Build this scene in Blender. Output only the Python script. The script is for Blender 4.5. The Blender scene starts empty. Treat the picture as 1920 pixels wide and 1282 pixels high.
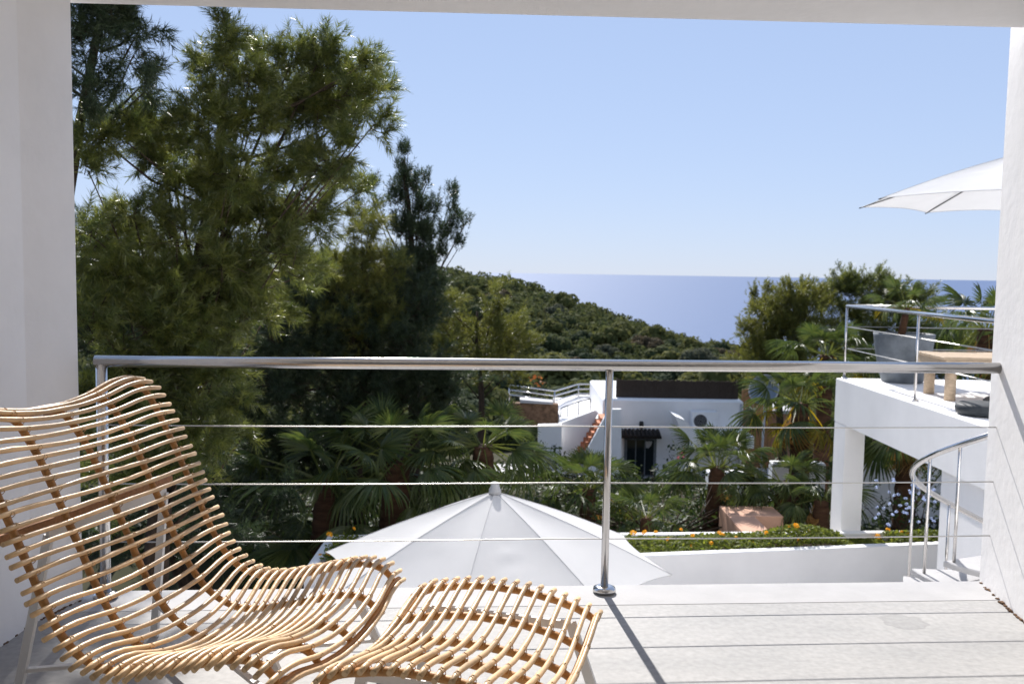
import bpy, bmesh, math, random
import numpy as np
from mathutils import Vector, Matrix
random.seed(7); rng = np.random.default_rng(11)
R = math.radians
scene = bpy.context.scene
COL = scene.collection

# ------------------------------------------------------------------ camera, sky, sun, exposure
FPX, CAMH = 1693.0, 1.39
PITCH, ROLL = math.atan(130 / FPX), math.atan(0.0157)
cam_d = bpy.data.cameras.new('camera'); cam = bpy.data.objects.new('camera', cam_d); COL.objects.link(cam)
cam_d.sensor_width = 36; cam_d.lens = FPX / 1920 * 36
cam_d.clip_start = 0.05; cam_d.clip_end = 300000
cam_d.dof.use_dof = True; cam_d.dof.focus_distance = 3.2; cam_d.dof.aperture_fstop = 5.6
_b = Matrix.Rotation(math.pi / 2 - PITCH, 4, 'X')
cam.matrix_world = Matrix.Translation((0, 0, CAMH)) @ _b @ Matrix.Rotation(ROLL, 4, 'Z')
scene.camera = cam

SUN_AZ, SUN_EL = R(-7.0), R(40.0)          # azimuth from +Y towards +X
world = bpy.data.worlds.new('World'); scene.world = world; world.use_nodes = True
wn = world.node_tree.nodes; wl = world.node_tree.links; wn.clear()
sky = wn.new('ShaderNodeTexSky'); sky.sky_type = 'NISHITA'; sky.sun_disc = False
sky.sun_elevation = SUN_EL; sky.sun_rotation = SUN_AZ % (2 * math.pi)
sky.altitude = 120; sky.air_density = 1.0; sky.dust_density = 0.0; sky.ozone_density = 3.0
bg = wn.new('ShaderNodeBackground'); bg.inputs['Strength'].default_value = 0.12
wo = wn.new('ShaderNodeOutputWorld')
tone = wn.new('ShaderNodeGamma'); tone.inputs[1].default_value = 0.30      # the photograph's soft, even sky
wb = wn.new('ShaderNodeMix'); wb.data_type = 'RGBA'; wb.blend_type = 'MULTIPLY'; wb.inputs[0].default_value = 1.0
wb.inputs[7].default_value = (1.40, 1.58, 2.05, 1)
wl.new(sky.outputs[0], tone.inputs[0]); wl.new(tone.outputs[0], wb.inputs[6]); wl.new(wb.outputs[2], bg.inputs[0])
wl.new(bg.outputs[0], wo.inputs[0])
sun_d = bpy.data.lights.new('sun', 'SUN'); sun_d.energy = 3.5; sun_d.angle = R(0.5); sun_d.color = (1.0, 0.965, 0.925)
sun = bpy.data.objects.new('sun', sun_d); COL.objects.link(sun)
SUNV = Vector((math.sin(SUN_AZ) * math.cos(SUN_EL), math.cos(SUN_AZ) * math.cos(SUN_EL), math.sin(SUN_EL)))
sun.rotation_euler = SUNV.to_track_quat('Z', 'Y').to_euler(); sun.location = (0, 0, 30)
vs = scene.view_settings
vs.view_transform = 'Standard'; vs.look = 'None'; vs.gamma = 1; vs.use_curve_mapping = False
vs.exposure = 1.0
scene.cycles.max_bounces = 8; scene.cycles.transparent_max_bounces = 4

# ------------------------------------------------------------------ survey helpers (photo measurements -> metres)
def ray(px, py):
    u, v = px - 960.0, py - 641.0
    c, s = math.cos(ROLL), math.sin(ROLL)
    u2, v2 = u * c + v * s, -u * s + v * c
    dx, dy, dz = u2 / FPX, 1.0, -v2 / FPX
    cp, sp = math.cos(PITCH), math.sin(PITCH)
    return dx, dy * cp + dz * sp, -dy * sp + dz * cp
def G(px, py, z=0.0):
    r = ray(px, py); t = (z - CAMH) / r[2]
    return Vector((r[0] * t, r[1] * t, z))
def P(px, py, y):
    r = ray(px, py); t = y / r[1]
    return Vector((r[0] * t, y, CAMH + r[2] * t))

# ------------------------------------------------------------------ materials
MATS = {}
def mat(name, col, rough=0.6, spec=0.4, metal=0.0, var=0.0, vscale=4.0, bump=0.0, bscale=30.0, transl=0.0,
        tint=None, col2=None, stretch=None, rvar=0.0, coat=0.0, orand=0.0):
    m = bpy.data.materials.new(name); m.use_nodes = True
    n, l = m.node_tree.nodes, m.node_tree.links
    b = n['Principled BSDF']
    b.inputs['Base Color'].default_value = (*col, 1); b.inputs['Roughness'].default_value = rough
    b.inputs['Specular IOR Level'].default_value = spec; b.inputs['Metallic'].default_value = metal
    b.inputs['Coat Weight'].default_value = coat
    tc = n.new('ShaderNodeTexCoord'); vec = tc.outputs['Object']
    if stretch:
        mp = n.new('ShaderNodeMapping'); mp.inputs['Scale'].default_value = stretch
        l.new(vec, mp.inputs[0]); vec = mp.outputs[0]
    out = None
    if var or col2:
        nz = n.new('ShaderNodeTexNoise'); nz.inputs['Scale'].default_value = vscale; nz.inputs['Detail'].default_value = 6
        nz.inputs['Roughness'].default_value = 0.62
        l.new(vec, nz.inputs['Vector'])
        rp = n.new('ShaderNodeValToRGB')
        c2 = col2 if col2 else tuple(max(0, c * (1 - var)) for c in col)
        c1 = col if col2 else tuple(min(1, c * (1 + var * 0.6)) for c in col)
        rp.color_ramp.elements[0].position = 0.32; rp.color_ramp.elements[1].position = 0.68
        rp.color_ramp.elements[0].color = (*c2, 1); rp.color_ramp.elements[1].color = (*c1, 1)
        l.new(nz.outputs['Fac'], rp.inputs[0]); out = rp.outputs[0]
        if rvar:
            mr = n.new('ShaderNodeMapRange'); mr.inputs['To Min'].default_value = rough - rvar; mr.inputs['To Max'].default_value = rough + rvar
            l.new(nz.outputs['Fac'], mr.inputs[0]); l.new(mr.outputs[0], b.inputs['Roughness'])
    if tint:                                  # per-leaf colour difference stored on the mesh
        at = n.new('ShaderNodeAttribute'); at.attribute_name = 'tint'
        mx = n.new('ShaderNodeMix'); mx.data_type = 'RGBA'
        mx.inputs[6].default_value = (*col, 1); mx.inputs[7].default_value = (*tint, 1)
        if out: l.new(out, mx.inputs[6])
        l.new(at.outputs['Fac'], mx.inputs[0]); out = mx.outputs[2]
    if orand:                                 # every rod or tile a little different
        oi = n.new('ShaderNodeObjectInfo'); mo = n.new('ShaderNodeMapRange'); mo.inputs['To Min'].default_value = 1 - orand; mo.inputs['To Max'].default_value = 1 + orand * 0.5
        l.new(oi.outputs['Random'], mo.inputs[0]); mm_ = n.new('ShaderNodeMix'); mm_.data_type = 'RGBA'; mm_.blend_type = 'MULTIPLY'; mm_.inputs[0].default_value = 1
        mm_.inputs[6].default_value = (*col, 1)
        if out: l.new(out, mm_.inputs[6])
        l.new(mo.outputs[0], mm_.inputs[7]); out = mm_.outputs[2]
    if out: l.new(out, b.inputs['Base Color'])
    if bump:
        n2 = n.new('ShaderNodeTexNoise'); n2.inputs['Scale'].default_value = bscale; n2.inputs['Detail'].default_value = 5
        l.new(vec, n2.inputs['Vector'])
        bp = n.new('ShaderNodeBump'); bp.inputs['Strength'].default_value = bump; bp.inputs['Distance'].default_value = 0.01
        l.new(n2.outputs['Fac'], bp.inputs['Height']); l.new(bp.outputs[0], b.inputs['Normal'])
    if transl:
        tr = n.new('ShaderNodeBsdfTranslucent'); tr.inputs[0].default_value = (*[min(1, c * 1.6) for c in col], 1)
        if out:
            hs = n.new('ShaderNodeHueSaturation'); hs.inputs['Value'].default_value = 1.7; hs.inputs['Saturation'].default_value = 1.1
            l.new(out, hs.inputs['Color']); l.new(hs.outputs[0], tr.inputs[0])
        ms = n.new('ShaderNodeMixShader'); ms.inputs[0].default_value = transl
        l.new(b.outputs[0], ms.inputs[1]); l.new(tr.outputs[0], ms.inputs[2])
        l.new(ms.outputs[0], n['Material Output'].inputs[0])
    MATS[name] = m
    return m

M = {}
M['plaster'] = mat('white_plaster', (0.92, 0.90, 0.885), 0.85, 0.2, var=0.06, vscale=1.6, bump=0.2, bscale=22)
M['plaster_warm'] = mat('white_plaster_outdoor', (0.92, 0.905, 0.89), 0.85, 0.2, var=0.06, vscale=1.2, bump=0.1, bscale=40)
M['coping'] = mat('pale_coping', (0.45, 0.44, 0.435), 0.7, 0.3, var=0.08, vscale=5, bump=0.08, bscale=60)
M['steel'] = mat('brushed_stainless', (0.66, 0.64, 0.62), 0.16, 0.5, 1.0, var=0.05, vscale=20)
M['cable'] = mat('steel_cable', (0.62, 0.60, 0.56), 0.35, 0.5, 1.0)
M['white_metal'] = mat('white_powder_coat', (0.80, 0.80, 0.79), 0.4, 0.5, var=0.03, vscale=8)
M['rattan'] = mat('peeled_rattan', (0.77, 0.53, 0.29), 0.40, 0.45, var=0.22, vscale=9, bump=0.2, bscale=50, rvar=0.08, orand=0.22)
M['rib'] = mat('rattan_pole', (0.58, 0.29, 0.095), 0.5, 0.4, var=0.30, vscale=14, bump=0.2, bscale=50)
M['binding'] = mat('rattan_binding', (0.60, 0.39, 0.20), 0.5, 0.4, var=0.2, vscale=40)
M['wood'] = mat('brown_wood', (0.42, 0.21, 0.095), 0.55, 0.3, var=0.25, vscale=12, stretch=(1, 6, 6))
M['teak'] = mat('weathered_teak', (0.52, 0.40, 0.28), 0.65, 0.3, var=0.3, vscale=8, stretch=(1, 8, 8))
M['canvas'] = mat('white_canvas', (0.60, 0.595, 0.59), 0.9, 0.1, var=0.03, vscale=3, bump=0.08, bscale=14, transl=0.22)
M['dark_metal'] = mat('dark_metal', (0.05, 0.05, 0.05), 0.45, 0.4)
M['grey_plastic'] = mat('grey_plastic', (0.42, 0.42, 0.42), 0.4, 0.4)
M['pot'] = mat('grey_glazed_pot', (0.145, 0.165, 0.185), 0.6, 0.3, var=0.25, vscale=7, bump=0.1, bscale=30)
M['charcoal'] = mat('charcoal_fabric', (0.035, 0.04, 0.045), 0.6, 0.4, var=0.2, vscale=20)
M['soil'] = mat('dark_soil', (0.05, 0.035, 0.025), 0.95, 0.1, var=0.4, vscale=20, bump=0.5, bscale=40)
M['bark'] = mat('pine_bark', (0.060, 0.042, 0.030), 0.9, 0.15, var=0.5, vscale=12, bump=0.8, bscale=25, stretch=(1, 1, 0.3))
M['palm_trunk'] = mat('palm_trunk', (0.085, 0.045, 0.026), 0.9, 0.15, var=0.5, vscale=10, bump=0.8, bscale=18, stretch=(0.4, 0.4, 2))
M['needle'] = mat('pine_needles', (0.045, 0.068, 0.020), 0.36, 0.6, transl=0.45, tint=(0.20, 0.205, 0.050))
M['needle_dark'] = mat('dark_pine_needles', (0.030, 0.050, 0.026), 0.45, 0.4, transl=0.28, tint=(0.055, 0.070, 0.026))
M['needle_gold'] = mat('yellow_green_needles', (0.080, 0.095, 0.024), 0.45, 0.4, transl=0.42, tint=(0.20, 0.19, 0.045))
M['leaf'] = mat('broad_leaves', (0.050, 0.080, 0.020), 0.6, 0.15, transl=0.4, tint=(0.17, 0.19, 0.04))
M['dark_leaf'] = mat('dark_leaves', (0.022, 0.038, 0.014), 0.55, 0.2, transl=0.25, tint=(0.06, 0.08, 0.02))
M['bed_leaf'] = mat('lantana_leaves', (0.075, 0.105, 0.022), 0.6, 0.15, transl=0.45, tint=(0.24, 0.26, 0.05))
M['hill_leaf_a'] = mat('hill_leaves_green', (0.062, 0.078, 0.034), 0.85, 0.05, transl=0.25, tint=(0.14, 0.14, 0.056))
M['hill_leaf_b'] = mat('hill_leaves_olive', (0.09, 0.098, 0.034), 0.85, 0.05, transl=0.25, tint=(0.195, 0.185, 0.06))
M['hill_leaf_c'] = mat('hill_leaves_grey', (0.072, 0.08, 0.052), 0.85, 0.05, transl=0.25, tint=(0.145, 0.142, 0.084))
M['frond'] = mat('palm_leaf', (0.045, 0.072, 0.022), 0.38, 0.45, transl=0.32, tint=(0.140, 0.155, 0.040), bump=0.15, bscale=60)
M['frond_dry'] = mat('dry_palm_leaf', (0.26, 0.15, 0.055), 0.6, 0.3, transl=0.25, tint=(0.40, 0.24, 0.08))
M['frond_gold'] = mat('yellowing_palm_leaf', (0.15, 0.14, 0.025), 0.4, 0.4, transl=0.35, tint=(0.42, 0.30, 0.03))
M['petal'] = mat('orange_petals', (0.85, 0.36, 0.02), 0.6, 0.2, transl=0.2, tint=(0.9, 0.62, 0.05))
M['petal_blue'] = mat('pale_blue_petals', (0.42, 0.52, 0.80), 0.6, 0.2, transl=0.2, tint=(0.75, 0.80, 0.92))
M['petal_pink'] = mat('pink_petals', (0.65, 0.10, 0.20), 0.6, 0.2, transl=0.2, tint=(0.80, 0.25, 0.35))
M['terracotta'] = mat('terracotta', (0.52, 0.17, 0.065), 0.7, 0.25, var=0.25, vscale=9, bump=0.2, bscale=30)
M['salmon'] = mat('salmon_stone', (0.60, 0.36, 0.25), 0.8, 0.2, var=0.12, vscale=5, bump=0.2, bscale=40)
M['screen'] = mat('dark_brushwood', (0.075, 0.058, 0.047), 0.9, 0.1, var=0.5, vscale=10, stretch=(20, 20, 1))
M['stone'] = mat('brown_stone', (0.19, 0.115, 0.07), 0.9, 0.15, var=0.55, vscale=6, bump=0.6, bscale=10)
M['glass'] = mat('dark_glass', (0.012, 0.018, 0.022), 0.05, 0.6)
M['dish'] = mat('dish_grey', (0.19, 0.23, 0.27), 0.5, 0.4, var=0.1, vscale=3)
M['tile'] = mat('dark_roof_tile', (0.030, 0.024, 0.021), 0.7, 0.2, var=0.3, vscale=6)
M['black'] = mat('black_paint', (0.015, 0.015, 0.016), 0.5, 0.4)
M['blue'] = mat('blue_cloth', (0.03, 0.22, 0.62), 0.6, 0.3)
M['earth'] = mat('garden_earth', (0.075, 0.062, 0.038), 0.95, 0.1, col2=(0.035, 0.040, 0.018), vscale=0.25, bump=0.6, bscale=3)
M['orange_leaf'] = mat('rusty_leaves', (0.38, 0.13, 0.05), 0.6, 0.2, transl=0.2, tint=(0.5, 0.22, 0.09))

def concrete():
    m = mat('worn_concrete', (0.43, 0.43, 0.432), 0.66, 0.3, col2=(0.345, 0.35, 0.356), vscale=2.6, bump=0.12, bscale=55, stretch=(0.55, 1.5, 1))
    n, l = m.node_tree.nodes, m.node_tree.links
    b = n['Principled BSDF']; prev = b.inputs['Base Color'].links[0].from_socket
    tc = n.new('ShaderNodeTexCoord')
    # fine speckle
    nz = n.new('ShaderNodeTexNoise'); nz.inputs['Scale'].default_value = 38; nz.inputs['Detail'].default_value = 8
    l.new(tc.outputs['Object'], nz.inputs['Vector'])
    mr = n.new('ShaderNodeMapRange'); mr.inputs['From Min'].default_value = 0.3; mr.inputs['From Max'].default_value = 0.7
    mr.inputs['To Min'].default_value = 0.88; mr.inputs['To Max'].default_value = 1.08
    l.new(nz.outputs['Fac'], mr.inputs[0])
    mx = n.new('ShaderNodeMix'); mx.data_type = 'RGBA'; mx.blend_type = 'MULTIPLY'; mx.inputs[0].default_value = 1
    l.new(prev, mx.inputs[6]); l.new(mr.outputs[0], mx.inputs[7])
    # the dried puddle stain on the right
    c = G(1693, 1164)
    mp = n.new('ShaderNodeMapping'); mp.vector_type = 'POINT'
    mp.inputs['Location'].default_value = (-c.x / 0.085, -c.y / 0.075, 0); mp.inputs['Scale'].default_value = (1 / 0.085, 1 / 0.075, 1)
    wob = n.new('ShaderNodeTexNoise'); wob.inputs['Scale'].default_value = 14
    l.new(tc.outputs['Object'], wob.inputs['Vector'])
    l.new(tc.outputs['Object'], mp.inputs[0])
    ln = n.new('ShaderNodeVectorMath'); ln.operation = 'LENGTH'; l.new(mp.outputs[0], ln.inputs[0])
    ad = n.new('ShaderNodeMath'); ad.operation = 'ADD'; l.new(ln.outputs['Value'], ad.inputs[0]); l.new(wob.outputs['Fac'], ad.inputs[1])
    rp = n.new('ShaderNodeValToRGB'); e = rp.color_ramp.elements
    e[0].position = 0.0; e[0].color = (0.80, 0.78, 0.75, 1); e[1].position = 0.80; e[1].color = (0.84, 0.82, 0.79, 1)
    for p_, v_ in ((0.92, 0.78), (0.97, 0.86), (1.0, 1.0)):
        q = e.new(p_); q.color = (v_, v_ * 0.97, v_ * 0.93, 1)
    half = n.new('ShaderNodeMath'); half.operation = 'MULTIPLY'; half.inputs[1].default_value = 0.62; l.new(ad.outputs[0], half.inputs[0])
    l.new(half.outputs[0], rp.inputs[0])
    m2 = n.new('ShaderNodeMix'); m2.data_type = 'RGBA'; m2.blend_type = 'MULTIPLY'; m2.inputs[0].default_value = 1
    l.new(mx.outputs[2], m2.inputs[6]); l.new(rp.outputs[0], m2.inputs[7]); l.new(m2.outputs[2], b.inputs['Base Color'])
    return m
M['concrete'] = concrete()

def water():
    m = mat('sea_water', (0.115, 0.165, 0.28), 0.6, 0.06)
    n, l = m.node_tree.nodes, m.node_tree.links
    tc = n.new('ShaderNodeTexCoord'); mp = n.new('ShaderNodeMapping'); mp.inputs['Scale'].default_value = (0.02, 0.05, 1)
    l.new(tc.outputs['Object'], mp.inputs[0])
    nz = n.new('ShaderNodeTexNoise'); nz.inputs['Scale'].default_value = 1; nz.inputs['Detail'].default_value = 8
    l.new(mp.outputs[0], nz.inputs['Vector'])
    bp = n.new('ShaderNodeBump'); bp.inputs['Strength'].default_value = 0.5; bp.inputs['Distance'].default_value = 4
    l.new(nz.outputs['Fac'], bp.inputs['Height']); l.new(bp.outputs[0], n['Principled BSDF'].inputs['Normal'])
    return m
M['sea'] = water()

# ------------------------------------------------------------------ mesh + object helpers
def V3(p): return Vector((p[0], p[1], p[2]))
class MB:
    def __init__(s): s.v = []; s.f = []; s.sm = []
    def face(s, pts, smooth=False):
        i = len(s.v); s.v += [tuple(p) for p in pts]; s.f.append(tuple(range(i, i + len(pts)))); s.sm.append(smooth)
    def box(s, a, b, bev=0.0):
        x0, y0, z0 = (min(a[i], b[i]) for i in range(3)); x1, y1, z1 = (max(a[i], b[i]) for i in range(3))
        return s.prism([(x0, y0), (x1, y0), (x1, y1), (x0, y1)], z0, z1, bev)
    def prism(s, poly, z0, z1, bev=0.0):
        """vertical prism over a ccw plan polygon, with an optional small chamfer at the top edge"""
        n = len(poly); i = len(s.v)
        rings = [(poly, z0), (poly, z1)]
        if bev:
            cx = sum(p[0] for p in poly) / n; cy = sum(p[1] for p in poly) / n
            ins = []
            for k in range(n):
                a = Vector(poly[k - 1]); b = Vector(poly[k]); c = Vector(poly[(k + 1) % n])
                d1 = (b - a).normalized(); d2 = (c - b).normalized()
                nn = Vector((-d1.y - d2.y, d1.x + d2.x)); ln = nn.length
                nn = nn / max(ln, 1e-6) * bev * 2 / max(ln, 0.5)
                ins.append((b.x + nn.x, b.y + nn.y))
            rings = [(poly, z0), (poly, z1 - bev), (ins, z1)]
        for pl, z in rings:
            s.v += [(p[0], p[1], z) for p in pl]
        for r in range(len(rings) - 1):
            for k in range(n):
                k2 = (k + 1) % n
                s.f.append((i + r * n + k, i + r * n + k2, i + (r + 1) * n + k2, i + (r + 1) * n + k)); s.sm.append(False)
        s.f.append(tuple(i + k for k in reversed(range(n)))); s.sm.append(False)
        t = i + (len(rings) - 1) * n
        s.f.append(tuple(t + k for k in range(n))); s.sm.append(False)
    def extr(s, poly3, off):
        """polygon in space pushed along off"""
        n = len(poly3); i = len(s.v); off = V3(off)
        s.v += [tuple(p) for p in poly3]; s.v += [tuple(V3(p) + off) for p in poly3]
        s.f.append(tuple(i + k for k in range(n))); s.f.append(tuple(i + n + k for k in reversed(range(n)))); s.sm += [False, False]
        for k in range(n):
            k2 = (k + 1) % n
            s.f.append((i + k2, i + k, i + n + k, i + n + k2)); s.sm.append(False)
    def tube(s, pts, rad, seg=8, caps=True):
        pts = [V3(p) for p in pts]; n = len(pts)
        if not hasattr(rad, '__len__'): rad = [rad] * n
        i = len(s.v); up = None
        for k in range(n):
            t = (pts[min(k + 1, n - 1)] - pts[max(k - 1, 0)])
            t = t.normalized() if t.length > 1e-9 else Vector((0, 0, 1))
            if up is None:
                up = t.cross(Vector((0, 0, 1)) if abs(t.z) < 0.9 else Vector((1, 0, 0))).normalized()
            up = (up - t * up.dot(t)); up = up.normalized() if up.length > 1e-6 else t.orthogonal().normalized()
            bi = t.cross(up)
            for j in range(seg):
                a = 2 * math.pi * j / seg
                s.v.append(tuple(pts[k] + (up * math.cos(a) + bi * math.sin(a)) * rad[k]))
        for k in range(n - 1):
            for j in range(seg):
                j2 = (j + 1) % seg
                s.f.append((i + k * seg + j, i + k * seg + j2, i + (k + 1) * seg + j2, i + (k + 1) * seg + j)); s.sm.append(True)
        if caps:
            s.f.append(tuple(i + j for j in reversed(range(seg)))); s.sm.append(False)
            s.f.append(tuple(i + (n - 1) * seg + j for j in range(seg))); s.sm.append(False)
    def bar(s, a, b, w, h, up=(0, 0, 1)):
        a, b = V3(a), V3(b); t = (b - a).normalized(); u = V3(up)
        if abs(t.dot(u)) > 0.99: u = Vector((1, 0, 0))
        x = t.cross(u).normalized() * w / 2; y = x.cross(t).normalized() * h / 2
        s.extr([a - x - y, a + x - y, a + x + y, a - x + y], b - a)
    def lathe(s, prof, seg=32, c=(0, 0, 0)):
        i = len(s.v); n = len(prof)
        for r, z in prof:
            for j in range(seg):
                a = 2 * math.pi * j / seg
                s.v.append((c[0] + r * math.cos(a), c[1] + r * math.sin(a), c[2] + z))
        for k in range(n - 1):
            for j in range(seg):
                j2 = (j + 1) % seg
                s.f.append((i + k * seg + j, i + k * seg + j2, i + (k + 1) * seg + j2, i + (k + 1) * seg + j)); s.sm.append(True)
        s.f.append(tuple(i + j for j in reversed(range(seg)))); s.sm.append(False)
        s.f.append(tuple(i + (n - 1) * seg + j for j in range(seg))); s.sm.append(False)
    def mesh(s, name):
        me = bpy.data.meshes.new(name); me.from_pydata(s.v, [], s.f); me.update()
        me.polygons.foreach_set('use_smooth', s.sm)
        return me
    def obj(s, name, m, parent=None, **kw): return link(name, s.mesh(name), m, parent, **kw)

def link(name, me, m=None, parent=None, loc=None, rot=None):
    o = bpy.data.objects.new(name, me); COL.objects.link(o)
    if m is not None and me is not None and not me.materials: me.materials.append(M[m] if isinstance(m, str) else m)
    if parent is not None: o.parent = parent
    if loc is not None: o.location = loc
    if rot is not None: o.rotation_euler = rot
    return o
def tag(o, label, cat, group=None):
    o['label'] = label; o['category'] = cat
    if group: o['group'] = group
    return o
def thing(name, label, cat, loc=(0, 0, 0), rz=0.0, group=None):
    o = bpy.data.objects.new(name, None); COL.objects.link(o); o.location = loc; o.rotation_euler = (0, 0, rz)
    o.empty_display_size = 0.2
    return tag(o, label, cat, group)
def struct(o): o['kind'] = 'structure'; return o
def stuff(o): o['kind'] = 'stuff'; return o
def spline(pts, n):
    """Catmull-Rom through points, n samples, even in arc length"""
    P_ = [np.array(p, float) for p in pts]; P_ = [2 * P_[0] - P_[1]] + P_ + [2 * P_[-1] - P_[-2]]
    out = []
    for k in range(1, len(P_) - 2):
        for t in np.linspace(0, 1, 24, endpoint=False):
            a, b, c, d = P_[k - 1:k + 3]
            out.append(0.5 * ((2 * b) + (-a + c) * t + (2 * a - 5 * b + 4 * c - d) * t * t + (-a + 3 * b - 3 * c + d) * t ** 3))
    out.append(P_[-2]); out = np.array(out)
    s = np.r_[0, np.cumsum(np.linalg.norm(np.diff(out, axis=0), axis=1))]; q = np.linspace(0, s[-1], n)
    return np.stack([np.interp(q, s, out[:, i]) for i in range(out.shape[1])], 1)

def np_mesh(name, verts, faces, tint=None, smooth=False):
    """verts (n,3), faces (m,k) numpy arrays -> mesh; tint = one number per face"""
    me = bpy.data.meshes.new(name)
    nv, (nf, k) = len(verts), faces.shape
    me.vertices.add(nv); me.vertices.foreach_set('co', np.ascontiguousarray(verts, np.float32).ravel())
    me.loops.add(nf * k); me.loops.foreach_set('vertex_index', np.ascontiguousarray(faces, np.int32).ravel())
    me.polygons.add(nf); me.polygons.foreach_set('loop_start', np.arange(0, nf * k, k, dtype=np.int32))
    me.update(calc_edges=True)
    if tint is not None:
        a = me.attributes.new('tint', 'FLOAT', 'FACE'); a.data.foreach_set('value', np.ascontiguousarray(tint, np.float32))
    if smooth: me.polygons.foreach_set('use_smooth', np.ones(nf, bool))
    return me
def unit(a): return a / np.maximum(np.linalg.norm(a, axis=-1, keepdims=True), 1e-9)

# ------------------------------------------------------------------ foliage generators
def shoots(pos, dirs, length, needle, n_needle, width, lean=0.55):
    """bottle-brush pine shoots: every needle is one slim triangle"""
    n = len(pos)
    s = rng.uniform(0.02, 1.0, (n, n_needle, 1))
    L = length * rng.uniform(0.7, 1.3, (n, 1, 1))
    base = pos[:, None, :] + dirs[:, None, :] * s * L
    rnd = rng.normal(size=(n, n_needle, 3))
    rnd -= (rnd * dirs[:, None, :]).sum(-1, keepdims=True) * dirs[:, None, :]
    nd = unit(unit(rnd) + dirs[:, None, :] * (lean + 0.9 * s))
    ln = needle * rng.uniform(0.7, 1.25, (n, n_needle, 1))
    tip = base + nd * ln + np.array([0, 0, -0.10]) * ln
    side = unit(np.cross(nd, rng.normal(size=nd.shape))) * width * 0.5
    v = np.stack([base - side, base + side, tip], 2).reshape(-1, 3)
    f = np.arange(len(v)).reshape(-1, 3)
    t = np.repeat(np.clip(rng.beta(1.5, 2.2, (n, 1)), 0, 1), n_needle, 1) * 0.75 + rng.uniform(0, 0.25, (n, n_needle))
    return v, f, t.reshape(-1)
def leaves(pos, nrm, size, asp=0.55, jit=0.55):
    n = len(pos); nrm = unit(unit(nrm) + rng.normal(size=(n, 3)) * jit)
    a = unit(np.cross(nrm, rng.normal(size=(n, 3)))); b = np.cross(nrm, a)
    s = size * rng.uniform(0.6, 1.4, (n, 1))
    v = np.stack([pos - a * s, pos - b * s * asp + nrm * s * 0.12, pos + a * s, pos + b * s * asp + nrm * s * 0.12], 1).reshape(-1, 3)
    return v, np.arange(len(v)).reshape(-1, 4), rng.beta(1.6, 2.2, n)
def ball(n, lo=0.45):
    d = unit(rng.normal(size=(n, 3))); return d, d * (rng.uniform(lo ** 3, 1, (n, 1)) ** (1 / 3))

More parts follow.
